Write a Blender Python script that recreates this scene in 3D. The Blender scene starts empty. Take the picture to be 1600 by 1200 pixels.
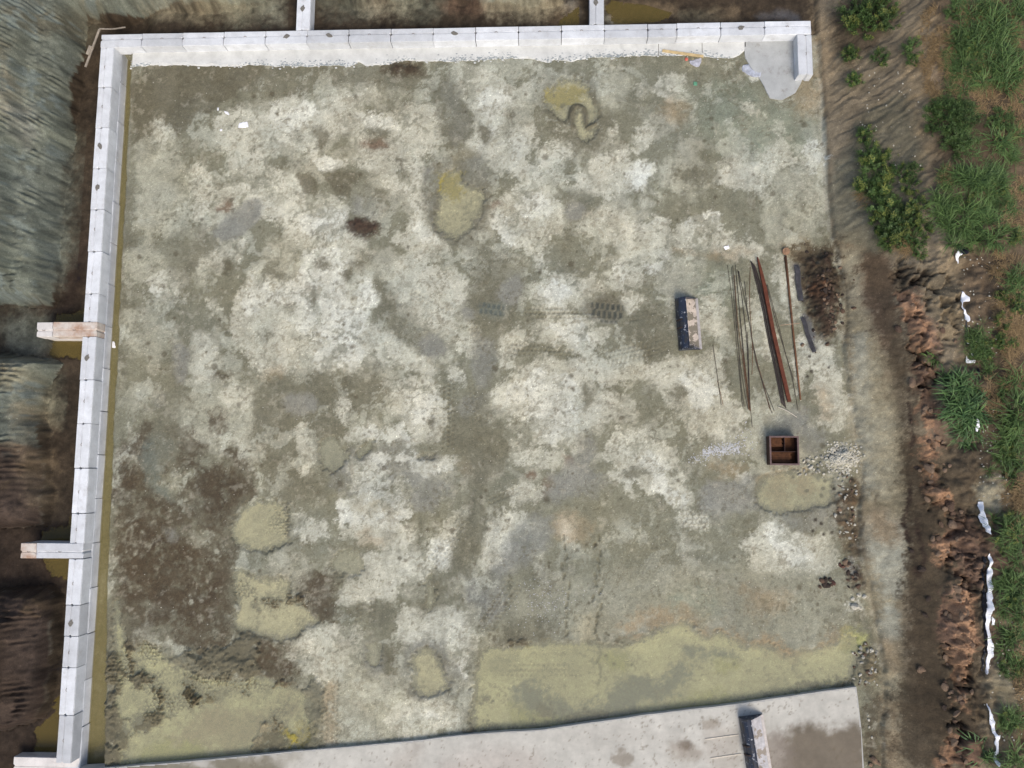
import bpy, bmesh, math, random
import numpy as np
from mathutils import Vector, Matrix

# ------------------------------------------------------------------ camera, world, sun, exposure
SC = bpy.context.scene
COL = SC.collection
F_PX = 1213.0587            # focal length in pixels of the 1600 px wide photograph
ROT = np.array([[0.9989284158838043, -0.002072503662297954, 0.04623553469403068],
                [0.007148443325544326, 0.9939179010535081, -0.10989133597973144],
                [-0.04572657540090482, 0.11010409026897458, 0.9928676495929086]])
CAM = np.array([19.271525, -18.541341, 31.357578])
cd = bpy.data.cameras.new("camera")
cd.sensor_fit = 'HORIZONTAL'
cd.sensor_width = 36.0
cd.lens = 36.0 * F_PX / 1600.0
cd.clip_start = 0.1
cd.clip_end = 2000.0
cam = bpy.data.objects.new("camera", cd)
COL.objects.link(cam)
m4 = Matrix([list(ROT[i]) + [CAM[i]] for i in range(3)] + [[0, 0, 0, 1]])
cam.matrix_world = m4
SC.camera = cam

SUN_ELEV, SUN_AZ = math.radians(48), math.radians(160)   # azimuth clockwise from +Y
w = bpy.data.worlds.new("World")
SC.world = w
w.use_nodes = True
wn = w.node_tree
wn.nodes.clear()
sky = wn.nodes.new('ShaderNodeTexSky')
sky.sky_type = 'NISHITA'
sky.sun_disc = False
sky.sun_elevation = SUN_ELEV
sky.sun_rotation = SUN_AZ
sky.dust_density = 4.0
sky.ozone_density = 0.6
sky.air_density = 1.0
bgn = wn.nodes.new('ShaderNodeBackground')
bgn.inputs['Strength'].default_value = 0.15
won = wn.nodes.new('ShaderNodeOutputWorld')
wn.links.new(sky.outputs[0], bgn.inputs[0])
wn.links.new(bgn.outputs[0], won.inputs[0])
sl = bpy.data.lights.new("sun", 'SUN')
sl.energy = 1.3
sl.angle = math.radians(32)
sl.color = (1.0, 0.975, 0.90)
so = bpy.data.objects.new("sun", sl)
COL.objects.link(so)
sdir = Vector((math.sin(SUN_AZ) * math.cos(SUN_ELEV), math.cos(SUN_AZ) * math.cos(SUN_ELEV), math.sin(SUN_ELEV)))
so.rotation_euler = sdir.to_track_quat('Z', 'Y').to_euler()
so.location = (19, -18, 60)
SC.view_settings.view_transform = 'Standard'
SC.view_settings.look = 'None'
SC.view_settings.gamma = 1.0
SC.view_settings.exposure = 0.30

# ------------------------------------------------------------------ helpers
rng = np.random.default_rng(7)
random.seed(7)


def up(px, py, z=0.0):
    """point of the place seen at a photograph pixel, at height z"""
    d = ROT @ np.array([(px - 800) / F_PX, -(py - 600) / F_PX, -1.0])
    t = (z - CAM[2]) / d[2]
    return CAM + t * d


ALB = 0.9


def rgb(r, g, b):
    c = np.array([r, g, b]) / 255.0
    return np.where(c <= 0.04045, c / 12.92, ((c + 0.055) / 1.055) ** 2.4) * ALB


TAB = rng.random(65536)


def vnoise(x, y, seed=0):
    xi = np.floor(x).astype(np.int64)
    yi = np.floor(y).astype(np.int64)
    fx = x - xi
    fy = y - yi
    fx = fx * fx * fx * (fx * (fx * 6 - 15) + 10)
    fy = fy * fy * fy * (fy * (fy * 6 - 15) + 10)

    def h(a, b):
        return TAB[((a * 374761393 + b * 668265263 + seed * 974711) ^ ((a * 31 + b * 57) << 3)) & 65535]
    return (h(xi, yi) * (1 - fx) + h(xi + 1, yi) * fx) * (1 - fy) + (h(xi, yi + 1) * (1 - fx) + h(xi + 1, yi + 1) * fx) * fy * 1.0


def fbm(x, y, wl, octv=4, seed=0, gain=0.5):
    """fractal noise, about -1..1, first wavelength wl metres"""
    s = 0.0
    a = 1.0
    tot = 0.0
    f = 1.0 / wl
    for k in range(octv):
        c, sn = math.cos(0.6 * k + 0.3), math.sin(0.6 * k + 0.3)
        s = s + a * (vnoise((x * c - y * sn) * f + 17.3 * k, (x * sn + y * c) * f - 9.1 * k, seed + k * 13) * 2 - 1)
        tot += a
        a *= gain
        f *= 2.03
    return s / tot * 1.6


def sstep(a, b, x):
    t = np.clip((x - a) / (b - a), 0, 1)
    return t * t * (3 - 2 * t)


def sd_poly(X, Y, P):
    """signed distance to a closed polygon (negative inside)"""
    d2 = np.full(X.shape, 1e9)
    ins = np.zeros(X.shape, bool)
    n = len(P)
    for i in range(n):
        ax, ay = P[i]
        bx, by = P[(i + 1) % n]
        ex, ey = bx - ax, by - ay
        wx, wy = X - ax, Y - ay
        t = np.clip((wx * ex + wy * ey) / (ex * ex + ey * ey + 1e-12), 0, 1)
        dx, dy = wx - ex * t, wy - ey * t
        np.minimum(d2, dx * dx + dy * dy, out=d2)
        if ay != by:
            c = ((ay > Y) != (by > Y)) & (X < ex * (Y - ay) / (by - ay) + ax)
            ins ^= c
    d = np.sqrt(d2)
    return np.where(ins, -d, d)


def chaikin(P, n=1):
    for _ in range(n):
        Q = []
        for i in range(len(P)):
            a = np.array(P[i]); b = np.array(P[(i + 1) % len(P)])
            Q += [tuple(a * .75 + b * .25), tuple(a * .25 + b * .75)]
        P = Q
    return P


def pts(s):
    return [tuple(float(v) for v in q.split(',')) for q in s.split()]


# ------------------------------------------------------------------ terrain grid
SP = 0.045
GX0, GX1, GY0, GY1 = -5.0, 38.4, -31.2, 3.4
gx = np.arange(GX0, GX1, SP)
gy = np.arange(GY0, GY1, SP)
NXF, NYF = len(gx), len(gy)
X, Y = np.meshgrid(gx, gy)          # [row = y, column = x]

wall_x = lambda y: -0.0067 * y * 0.0
PIT_L = pts("145,38 200,40 260,30 330,31 425,24 442,-30 515,-30 525,5 560,20 640,22 690,12 760,28 830,30 882,20 897,-60 1265,-60")
PIT_R = pts("1275,20 1280,100 1283,160 1288,240 1290,300 1297,370 1308,400 1313,430 1318,460 1317,530 1325,600 1332,680 1343,720 1341,780 1342,860 1350,900 1362,960 1375,1010 1378,1060 1375,1090 1385,1300")
PIT_B = pts("-120,1300 -120,1180 -60,1150 20,1142 70,1120 88,1088 96,1000 100,930 88,912 40,915 -120,925 -120,832 40,828 78,822 84,790 82,720 74,650 82,610 107,568 88,556 -120,552 -120,475 30,482 92,484 100,440 102,360 106,300 118,245 126,225 122,190 130,130 140,80")
PITW = [tuple(up(a, b, -0.6)[:2]) for a, b in PIT_L] + [tuple(up(a, b, 0)[:2]) for a, b in PIT_R] + [tuple(up(a, b, -0.6)[:2]) for a, b in PIT_B]
PITW = [(min(x, 60), max(min(y, 30), -60)) for x, y in PITW]

XIN = 0.6 + 0.0


_te = [up(a, b, 0.05) for a, b in pts("205,95 204,130 199.5,200 194,330 189,420 185,520 180,620 175.5,720 171,820 168,900 165.5,1000 165,1100 165,1250")]
TRY = [-q[1] for q in _te]
TRX = [q[0] for q in _te]


def trench_edge(y):
    # width of the flooded slot between the left wall and the pit floor
    return np.interp(-y, TRY, TRX)


def base_height(x, y, fine=True):
    """ground height; fine adds the small relief"""
    d = sd_poly(x, y, PITW)
    n1 = fbm(x, y, 1.6, 4, 3)
    n2 = fbm(x, y, 0.35, 3, 5)
    # teeth marks of the digger on the cut faces, running down the slope
    left_w = sstep(2.5, 0.5, x)
    right_w = sstep(27.5, 28.5, x)
    top_w = np.clip(1 - left_w - right_w, 0, 1)
    diag = sstep(-11, -7, y)
    sl_ = y + 0.42 * diag * x + 0.06 * n1
    st_ = x + 0.35 * sstep(9, 4, x) * y + 0.06 * n1
    ph_l = (sl_ + .05 * fbm(x, y, .4, 3, 13)) / 0.22
    ph_t = (st_ + .05 * fbm(x, y, .4, 3, 15)) / 0.25
    tooth = lambda p: np.abs((p % 1.0) * 2 - 1) ** 1.3
    lay = fbm(x * 0.6, y * 2.5, 0.8, 3, 8)
    brk = np.clip(.35 + .9 * fbm(x, y, 0.5, 4, 11, .6), 0, 1.2)
    groove = (left_w * (tooth(ph_l) - .5) * (0.6 + .6 * lay) + top_w * (tooth(ph_t) - .5)) * brk
    dd = d - 0.14 * n1 - 0.05 * n2
    # left and top: steep cut
    dp = np.clip(dd, 0, None)
    wob = .22 * n1 + .1 * fbm(x, y, 2.6, 3, 17)
    q1 = dp + wob
    lt = np.where(dp < 0.35, dp * 3.4, 1.19 + (dp - 0.35) * .75)
    lt = lt + .55 * sstep(1.05, 1.3, q1) + .6 * sstep(2.1, 2.4, q1 + .3 * n1) * left_w + .12 * np.floor(np.clip((y + 30) / 3.1 + .25 * n1, 0, 9)) % 2 * .25 * left_w * sstep(.2, .6, dp)
    lt = np.minimum(lt, 5.0 + 0.2 * n1)
    lt = lt + sstep(0.1, 0.5, dd) * (0.29 * groove + 0.17 * n1 + 0.11 * n2) * sstep(5.2, 4.0, lt)
    # right: laid back cut, a loose ledge and the old field
    up_w = sstep(-9.5, -8.0, y)       # the northern part is one long washed slope
    r_lo = np.interp(dp, [0, 0.12, 2.3, 2.7, 4.2, 5.2, 8], [0, 0.15, 1.55, 1.62, 2.15, 2.5, 2.55])
    r_hi = np.interp(dp, [0, 0.15, 4.0, 4.6, 8], [0, 0.2, 2.3, 2.45, 2.55])
    rr = r_lo * (1 - up_w) + r_hi * up_w
    ru, rv = x * .88 + y * .47, -x * .47 + y * .88
    rill = -np.abs(fbm(ru * 0.22 + .12 * n1, rv + .22 * n1 + .06 * n2, 0.55, 4, 21, .6))
    rough = sstep(2.2, 3.0, dp) * sstep(5.6, 4.6, dp) * (1 - up_w)
    rr = rr + sstep(0.05, 0.5, dp) * (0.05 * n1 + up_w * sstep(4.6, 3.6, dp) * 0.12 * rill + 0.015 * n2 + rough * (0.20 * n1 + 0.13 * n2))
    bank = lt * (1 - right_w) + rr * right_w
    # inside
    floor = 0.05 + 0.022 * n1 + 0.008 * n2
    behind_l = -0.6 + 0.10 * sstep(-0.2, -1.2, x) + 0.05 * n1 + 0.02 * n2
    behind_t = 0.02 + 0.06 * n1 + 0.03 * n2 + 0.0 * x
    lo_l = sstep(0.0, 0.5, x + 0.0)
    inn = floor
    te = trench_edge(y) + 0.05 * n1 + 0.025 * n2
    trench = sstep(0.02, -0.16, x - te) * sstep(-0.3, -0.7, y)
    inn = inn * (1 - trench) - 0.68 * trench
    b = behind_l * sstep(2.6, 0.9, x) + behind_t * sstep(0.9, 2.6, x)
    isb = np.maximum((x < 0.3) * 1.0, (y > -0.3) * (x < 31) * 1.0)
    inn = inn * (1 - isb) + b * isb
    base_at_toe = np.where(x < 3, -0.6 * sstep(2.6, 0.9, x), 0.02)
    base_at_toe = np.where(x > 27, 0.05, base_at_toe)
    h = np.where(dd > 0, base_at_toe + bank, inn)
    return h, d, n1, n2


H, DPIT, N1, N2 = base_height(X, Y)


def hlook(A, x, y):
    i = np.clip((np.asarray(x) - GX0) / SP, 0, NXF - 1.001)
    j = np.clip((np.asarray(y) - GY0) / SP, 0, NYF - 1.001)
    i0 = i.astype(int); j0 = j.astype(int)
    fi = i - i0; fj = j - j0
    return (A[j0, i0] * (1 - fi) + A[j0, i0 + 1] * fi) * (1 - fj) + (A[j0 + 1, i0] * (1 - fi) + A[j0 + 1, i0 + 1] * fi) * fj


# a smoothed copy, for finding where a sight line meets the ground
def box(A, r):
    B = np.pad(A, r, mode='edge')
    c = np.cumsum(B, 0); c = np.vstack([np.zeros((1, c.shape[1])), c])
    B = (c[2 * r + 1:] - c[:-2 * r - 1]) / (2 * r + 1)
    c = np.cumsum(B, 1); c = np.hstack([np.zeros((c.shape[0], 1)), c])
    return (c[:, 2 * r + 1:] - c[:, :-2 * r - 1]) / (2 * r + 1)


HS = box(H, 5)


def ut(px, py):
    """point of the terrain seen at a photograph pixel"""
    z = 0.3 if px < 1285 else 1.0
    for _ in range(14):
        q = up(px, py, z)
        z = 0.45 * z + 0.55 * float(hlook(HS, q[0], q[1]))
    q = up(px, py, z)
    return q


def uw(px, py):
    if 210 < px < 1270 and py > 95:
        return up(px, py, 0.05)
    if 130 < px <= 210 and py > 95:
        return up(px, py, 0.05 if px > 175 - (py - 300) * 0.04 else -0.5)
    return ut(px, py)
# ------------------------------------------------------------------ what the ground is made of, patch by patch
C_ = dict(
    L=(200, 197, 180), W=(212, 211, 198), K=(170, 168, 150), D=(117, 114, 97), E=(104, 99, 82),
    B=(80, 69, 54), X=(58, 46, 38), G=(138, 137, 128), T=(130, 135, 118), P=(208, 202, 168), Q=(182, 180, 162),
    Y=(164, 150, 66), O=(158, 139, 110), R=(112, 91, 74), C=(226, 216, 194), A=(138, 122, 96), J=(104, 88, 70), U=(166, 130, 101), H=(146, 143, 124), p=(198, 195, 154), M=(116, 92, 76), N=(100, 99, 100), Z=(112, 116, 106), V=(166, 166, 112),
    S=(156, 146, 119), F=(172, 164, 138))
SOFT = dict(L=.10, W=.10, K=.22, D=.2, E=.18, B=.24, X=.18, G=.22, T=.6, P=.07, Q=.09, Y=.2, O=.35, R=.2, C=.35, N=.12, Z=.3, V=.3, S=.35, F=.3, A=.3, J=.3, H=.3, p=.1, U=.14, M=.2)
WARP = dict(L=.32, W=.30, K=.3, D=.24, E=.2, B=.34, X=.16, G=.14, T=.4, P=.17, Q=.17, Y=.2, O=.3, R=.2, C=.2, N=.06, Z=.2, V=.2, S=.3, F=.3, A=.2, J=.3, H=.3, p=.17, U=.3, M=.3)
# every line: kind, outline in photograph pixels (unprojected on to the ground below)
FLOOR = """
E 205,96 330,98 420,103 440,115 400,135 350,150 300,190 262,230 215,260 205,200
D 420,102 700,98 690,130 640,140 560,135 480,140 420,150 380,140
D 190,300 215,280 210,480 190,600 183,600
K 215,215 262,190 276,225 285,270 262,300 240,330 215,300
K 235,270 300,262 300,330 270,340 225,350 205,345
L 240,192 258,195 265,215 250,232 236,212
L 300,262 322,262 333,290 334,318 322,345 305,348 300,320
L 345,178 380,160 400,158 402,235 380,262 345,240 338,205
L 345,250 400,235 430,262 470,272 480,300 470,330 440,352 412,345 400,305 360,290
L 400,175 450,160 500,150 560,140 592,143 575,155 545,162 560,175 600,182 640,160 668,160 688,182 694,210 682,240 662,252 668,278 645,292 622,272 605,248 585,234 560,224 545,207 520,207 500,217 510,237 530,247 545,257 520,267 500,264 480,237 455,227 430,245 400,252
W 430,150 470,148 500,165 480,200 455,205 425,190
W 500,245 525,242 533,262 515,272 498,262
W 560,175 600,185 625,195 600,212 570,205
L 560,225 600,240 630,280 640,300 620,320 600,300 575,270 548,262
E 490,195 511,198 512,226 500,232 488,215
E 460,202 476,205 474,226 462,222
R 563,222 590,214 612,221 608,229 580,230
D 575,198 600,204 612,217 590,213 572,211
E 458,272 475,268 490,285 497,300 485,302 465,290
E 508,272 530,264 556,272 550,292 540,312 518,300 510,285
E 618,250 630,252 640,282 630,276
K 588,140 640,137 640,146 600,151
D 680,120 702,112 722,130 730,160 736,200 732,236 700,230 694,190 684,150
G 695,130 712,128 722,170 724,225 706,226 700,170
L 710,120 740,113 782,120 802,128 836,132 838,152 820,162 800,168 786,186 775,216 792,222 802,200 826,198 836,216 822,236 826,252 846,262 864,292 850,300 826,285 805,270 772,264 750,242 736,216 738,190 725,150 714,135
W 752,140 790,150 800,165 780,185 765,220 750,200
E 745,200 760,195 765,225 752,225
E 790,170 810,168 806,190 790,186
D 838,128 870,106 908,108 938,128 948,165 946,205 930,226 895,232 862,204 842,168
L 862,228 890,222 892,242 872,264 855,274 842,258 843,240
L 835,225 846,214 848,229 838,233
K 905,180 925,178 926,189 910,193
L 948,200 960,191 967,205 950,216
L 1018,130 1050,110 1076,124 1080,152 1068,168 1040,152 1022,152
O 1038,158 1078,152 1080,182 1062,197 1040,187
L 985,210 1000,190 1021,194 1024,216 1010,238 990,232
L 945,232 990,246 1012,240 1022,252 1014,286 1022,302 902,302 890,290 915,250
W 985,250 1010,248 1010,290 990,300 975,280
L 955,235 976,227 987,240 966,252
K 920,110 985,112 990,140 955,175 925,160
L 985,128 1005,125 1008,145 990,150
T 1078,145 1110,128 1165,122 1192,150 1262,175 1280,210 1260,235 1200,225 1190,250 1150,242 1110,227 1085,205 1072,180
L 1155,165 1182,158 1188,182 1165,187
L 1115,268 1150,246 1188,250 1230,212 1245,245 1226,272 1205,275 1198,302 1130,302
K 1040,250 1110,240 1120,300 1030,310
D 1050,262 1120,262 1110,285 1060,280
K 1200,275 1285,270 1285,360 1240,380 1190,380
W 1260,215 1284,210 1288,260 1270,276 1260,250
O 1238,130 1275,113 1284,140 1281,168 1268,180 1245,176 1236,155
K 205,350 236,330 270,335 286,360 266,372 240,366 214,356
K 205,380 250,375 260,420 225,440 200,470 195,430
L 293,406 305,388 330,372 346,372 350,386 376,372 384,382 382,402 380,427 366,427 364,404 352,404 349,427 335,421 320,411 315,431 304,436
L 340,290 372,278 398,290 402,318 385,325 366,326 350,330 338,320
R 340,322 360,312 366,326 350,334 339,330
G 332,368 345,345 370,328 402,308 412,322 400,346 375,370 350,376
D 296,395 336,350 342,370 310,412 296,440 290,420
E 348,408 358,403 367,410 367,426 350,425
L 228,440 245,424 270,417 288,426 289,446 276,470 260,480 240,464 229,456
W 230,448 242,440 253,455 248,466 235,460
K 188,480 206,474 256,490 269,506 271,536 262,562 240,572 225,562 200,542 190,512
L 287,470 292,458 299,460 297,474 290,479
L 324,476 332,467 341,468 339,491 330,503 325,492
L 296,530 320,513 337,540 326,570 346,597 300,603 289,570
G 270,540 285,535 296,560 291,597 274,602
B 328,586 345,574 362,590 346,602
L 360,468 370,450 386,435 402,425 416,436 455,430 481,411 478,396 455,381 440,352 460,346 465,331 485,316 500,305 546,320 541,341 546,358 576,373 568,386 552,396 551,406 530,406 546,421 551,441 561,426 576,431 591,451 597,471 586,481 571,479 576,501 601,511 626,526 661,546 681,571 680,592 641,582 601,562 561,572 526,577 480,584 440,582 410,580 385,560 366,522 358,496
W 485,325 530,325 540,360 515,380 480,370 465,350
W 465,390 520,390 545,405 540,430 555,470 575,490 560,520 520,530 480,520 450,500 420,470 430,445 470,430
W 548,440 575,435 592,455 594,470 580,480 560,475
W 380,440 420,438 430,470 400,490 375,470
W 490,535 560,530 570,560 520,572 480,570
E 499,386 508,383 511,391 503,394
D 479,386 492,384 494,395 482,397
D 458,402 476,398 480,411 464,413
E 494,412 512,406 521,413 508,420 496,418
D 412,424 430,420 458,432 457,438 432,436 414,432
E 539,424 550,422 553,440 544,440
E 580,426 590,424 593,436 584,437
E 445,480 455,475 462,486 450,488
D 407,520 420,512 431,522 420,532 409,530
E 550,408 575,404 580,418 560,420
D 478,455 490,450 500,465 485,475
D 560,390 585,392 590,405 575,415 562,404
L 412,330 440,310 475,304 482,320 470,341 440,351 424,346
L 628,310 664,300 672,330 682,356 697,381 702,391 660,402 630,391 604,371 628,356 640,336
W 635,355 665,344 692,376 662,387
L 585,420 622,400 656,394 691,414 716,429 737,450 737,461 716,471 701,491 713,516 700,522 670,506 640,501 620,491 619,466 640,451 619,441
K 560,420 600,405 625,430 600,445
D 588,425 606,448 619,470 600,490 616,500 642,511 667,521 682,546 660,546 624,524 598,508 574,484 594,474 591,452
G 548,305 592,308 598,336 575,342 555,330
D 560,285 610,295 612,330 590,340 560,320
X 543,345 552,338 570,341 590,349 594,361 580,369 560,368 543,361
G 660,290 672,262 702,243 735,230 760,240 768,300 755,345 738,372 702,378 684,362 668,342 664,312
S 676,270 702,246 737,232 745,241 720,257 690,278
L 755,345 764,325 786,303 832,270 862,290 877,321 890,356 887,371 864,374 849,396 862,421 842,427 822,412 818,386 800,382 785,372 764,361
W 760,342 775,330 795,340 806,375 790,376 768,360
W 800,310 850,295 862,318 850,340 820,340
R 758,322 770,316 782,317 770,328
L 731,368 742,364 747,376 735,379
L 719,392 730,391 737,403 725,405
L 744,398 761,405 761,413 750,411
L 764,382 776,395 791,397 800,405 786,413 774,408
D 738,408 800,405 822,430 806,500 762,505 735,482 730,442
G 768,462 788,440 806,428 812,455 800,478 784,472
Z 752,474 786,473 782,497 764,493
G 655,530 680,519 696,540 699,551 680,559 659,551
L 719,500 725,491 741,500 757,516 746,527 729,516
L 714,520 752,525 768,540 758,557 740,553 716,541
L 696,580 716,571 730,580 726,597 708,597
L 774,557 790,520 808,503 832,512 836,536 812,557 806,580 780,584
G 750,540 776,535 772,580 748,604 735,580
G 884,325 900,317 913,322 913,336 898,346 884,343
Z 903,304 922,304 927,318 914,323
L 900,346 925,320 946,305 956,320 976,345 1000,350 1041,345 1047,366 1046,396 1030,401 1015,411 985,401 970,381 940,371 920,366 904,371
L 834,440 856,429 886,424 921,440 941,429 961,429 976,398 987,396 1002,425 1012,440 992,461 997,482 984,487 971,466 960,451 945,466 914,472 890,492 860,494 834,481 829,461
W 840,445 880,435 900,460 870,485 845,470
W 960,400 980,410 990,440 975,450 962,430
W 1014,420 1030,399 1046,394 1043,411 1030,426 1017,429
W 1072,350 1085,337 1116,334 1127,345 1121,356 1080,359
L 1048,362 1100,355 1141,365 1172,375 1192,395 1180,407 1140,402 1100,387 1058,392
O 1045,391 1070,393 1110,398 1130,391 1162,383 1168,396 1130,403 1110,404 1060,399
K 1050,402 1090,400 1102,430 1075,441 1048,436
T 1078,440 1120,424 1152,440 1162,470 1132,482 1120,502 1088,462
L 830,506 850,497 900,499 941,499 957,515 957,531 940,541 930,561 900,556 870,541 838,531
W 850,505 900,505 930,520 920,545 880,530
G 905,486 938,464 956,460 978,485 966,506 945,501 915,496
L 968,470 986,458 992,486 982,488
D 960,500 1000,494 1052,500 1055,560 1020,572 970,541 950,546
L 818,577 850,559 900,554 962,559 1000,554 1014,577 1000,602 935,600 932,610 982,612 988,640 962,667 930,681 912,668 908,692 898,710 880,702 856,706 830,701 813,682 808,652 795,641 775,637 763,612 800,598
W 830,585 900,580 900,660 890,690 850,690 825,660
W 800,600 820,600 820,630 790,630
D 905,600 935,605 925,640 908,640
L 1000,560 1060,560 1096,550 1132,560 1148,600 1155,640 1142,692 1110,692 1085,687 1070,661 1045,641 1018,602
W 1050,580 1110,575 1130,610 1100,650 1070,640
D 1040,610 1060,600 1075,620 1050,630
L 1094,470 1112,459 1124,480 1127,500 1133,520 1126,532 1110,526 1099,506
L 1172,448 1202,470 1207,520 1218,562 1190,562 1179,500
L 1205,398 1230,394 1247,420 1242,482 1225,502 1209,440
O 1225,385 1262,368 1282,400 1262,422 1234,411
L 1224,470 1252,480 1252,502 1234,507
L 1235,540 1262,530 1270,570 1250,620 1238,600
L 1268,537 1290,530 1307,545 1322,600 1326,655 1306,672 1280,657 1268,602
O 1275,610 1292,605 1296,650 1282,650
G 1200,640 1266,636 1266,670 1302,680 1302,702 1262,717 1250,682 1200,682
K 285,610 330,600 402,588 405,650 396,692 380,682 350,702 330,692 298,692 284,662 260,652 264,630
L 340,605 395,600 398,640 370,650 345,640
G 240,620 266,608 260,637 245,642
K 184,610 222,598 237,625 220,642 194,637
E 160,1000 164,960 172,955 173,1210 156,1210
B 174,800 176,690 205,663 232,653 227,695 241,745 263,782 291,745 331,718 357,740 392,775 370,806 358,842 371,872 362,902 376,937 386,962 361,987 366,1002 330,1022 290,1007 270,1002 240,992 206,1014 185,987 180,942 172,922
B 180,820 230,800 300,840 350,900 380,960 300,985 230,975 190,940
B 180,700 205,690 215,750 190,780
B 300,740 350,735 372,780 345,810 310,790
B 215,690 290,660 330,700 280,740 240,730
B 330,640 360,650 350,690 320,680
Z 225,680 262,680 277,702 252,722 267,782 245,777 228,740
G 250,830 270,824 281,838 265,846
K 298,835 320,829 332,845 305,857
D 400,600 470,578 540,585 560,575 602,598 602,615 562,652 532,692 502,702 492,732 522,762 462,792 430,772 408,722 398,662
G 448,620 475,614 497,635 470,647 450,637
O 410,584 430,571 441,582 424,590
L 464,670 480,659 491,690 493,712 480,737 464,726 461,702
L 529,625 545,619 546,662 534,662
L 600,610 640,600 681,600 692,640 702,651 692,682 650,692 630,682 624,651 604,641
W 640,615 675,612 680,650 650,670 635,640
E 665,655 675,653 676,663 668,665
L 590,590 690,592 690,610 600,612
W 540,680 555,664 586,654 592,665 602,675 626,669 642,690 625,702 600,691 580,686 560,686 547,692
W 574,710 590,702 602,715 631,704 637,720 600,727 580,722
L 544,740 550,714 571,725 602,740 621,734 632,762 600,762 553,762
W 529,790 545,774 581,769 622,774 642,790 652,802 610,822 560,822 538,817
S 560,788 600,782 615,800 580,808
L 453,800 475,799 481,815 506,814 520,826 510,842 480,840 459,836
L 534,825 570,814 602,814 652,830 647,852 600,852 570,852 534,842
L 538,872 600,858 662,864 672,902 618,922 560,905 545,910
O 560,830 600,840 590,860 560,850
G 520,740 545,700 600,695 640,700 660,740 700,745 690,790 660,800 640,780 630,740 600,765 540,768
W 574,710 590,702 602,715 631,704 637,720 600,727 580,722
L 544,742 550,716 571,727 602,742 600,762 553,762
W 638,700 650,697 662,715 690,721 712,705 707,727 695,742 660,747 644,737 638,716
G 648,705 670,704 690,711 687,723 660,719
C 730,740 745,714 765,714 779,730 777,746 760,756 744,751
O 719,715 735,719 740,740 725,737
L 664,866 690,840 705,804 726,789 729,802 721,842 713,882 690,892 669,887
W 672,860 695,842 712,870 690,888
L 753,816 780,799 802,795 826,804 832,816 815,822 806,862 780,892 753,892 748,862
D 728,770 762,790 752,850 735,902 713,902 720,830
D 700,660 765,650 800,690 780,740 760,760 790,780 740,765 735,700 700,710
G 718,620 750,609 762,640 735,657 718,642
L 798,690 830,700 872,704 882,720 870,737 840,726 820,721 800,716
R 880,718 890,715 894,730 884,736
R 850,755 860,752 858,770 848,775
R 824,735 840,730 842,745 828,748
L 918,706 960,680 1000,659 1024,665 1022,691 1041,684 1050,701 1062,731 1077,761 1092,791 1086,799 1060,792 1040,772 1000,772 978,762 964,746 953,736 974,721 940,722 920,717
W 1000,700 1035,720 1060,770 1080,790 1050,780 1020,755 990,740
W 970,745 1000,750 985,765
D 964,735 1000,729 1017,746 990,757
D 1008,665 1040,669 1047,686 1024,687
G 858,746 900,720 920,690 914,670 930,680 926,702 920,722 962,750 952,772 880,792 858,762
L 798,760 840,759 852,770 830,787 800,792
O 868,815 895,807 917,825 912,842 885,852 866,836
C 880,815 900,820 895,840 878,838
O 1108,728 1130,721 1157,730 1151,740 1120,737
W 1148,738 1158,740 1177,756 1179,764 1164,756
L 1064,800 1090,794 1107,815 1101,827 1080,822 1067,813
L 1160,855 1176,840 1202,800 1222,805 1241,825 1271,836 1302,846 1305,882 1290,902 1240,906 1200,902 1170,882
W 1195,820 1215,812 1235,835 1270,850 1270,880 1220,880
G 1093,758 1130,750 1185,745 1200,740 1305,740 1310,790 1312,822 1252,832 1225,812 1195,798 1150,802 1105,802
G 800,820 860,800 868,840 840,880 800,900 770,900 790,870
B 350,700 398,715 396,790 372,804 348,765
B 452,905 500,885 535,900 530,985 480,965 470,935
B 358,985 420,1000 470,1003 466,1066 380,1062 350,1030
B 488,895 510,889 532,970 526,982 505,972 493,932
B 398,1000 450,1008 467,1040 452,1067 410,1072 398,1067
L 463,986 490,974 540,979 561,989 572,1010 546,1032 541,1052 510,1062 480,1052 464,1031 461,1011
L 533,920 560,904 611,899 622,920 610,937 570,942 534,937
D 538,942 600,936 617,960 590,977 543,972
L 618,966 640,949 692,954 722,954 747,985 747,1011 730,1027 700,1022 670,1002 640,1002 619,986
K 508,1050 550,1010 576,1000 602,1040 622,1090 681,1096 716,1060 737,1028 737,1090 732,1142 660,1162 500,1174 503,1110
L 620,1095 700,1080 730,1100 725,1140 650,1158 600,1150
W 660,1110 690,1110 685,1130 660,1128
W 704,1030 726,1029 722,1062 705,1052
D 604,1000 622,1000 627,1042 611,1087 594,1072 599,1040
O 503,1060 532,1060 527,1165 503,1170
G 640,1000 690,1000 712,1060 700,1095 650,1098 636,1070
G 568,1005 596,998 604,1040 598,1052 572,1050
D 662,895 682,895 684,960 664,964
G 728,900 802,895 792,962 755,982 743,962 723,930
H 800,900 1340,880 1350,990 1230,1020 1060,965 940,1000 760,1010 750,985 790,965
D 800,965 850,955 870,990 830,1005 775,1008
F 905,970 926,964 922,992 903,992
T 1040,930 1110,930 1115,960 1060,965
O 1150,920 1220,915 1240,960 1180,960
B 1342,1088 1378,1075 1388,1215 1352,1215
B 1305,780 1330,740 1345,760 1345,860 1352,920 1340,930 1325,880 1310,840
D 1318,925 1345,930 1375,1030 1378,1070 1338,1070 1342,1000
W 1325,870 1338,870 1342,892 1328,892
W 1318,940 1340,930 1348,950 1325,955
B 1240,385 1300,378 1316,400 1318,540 1300,548 1262,520 1240,440
B 1245,395 1285,383 1310,392 1318,430 1320,460 1312,530 1290,540 1262,505 1248,450
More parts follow.
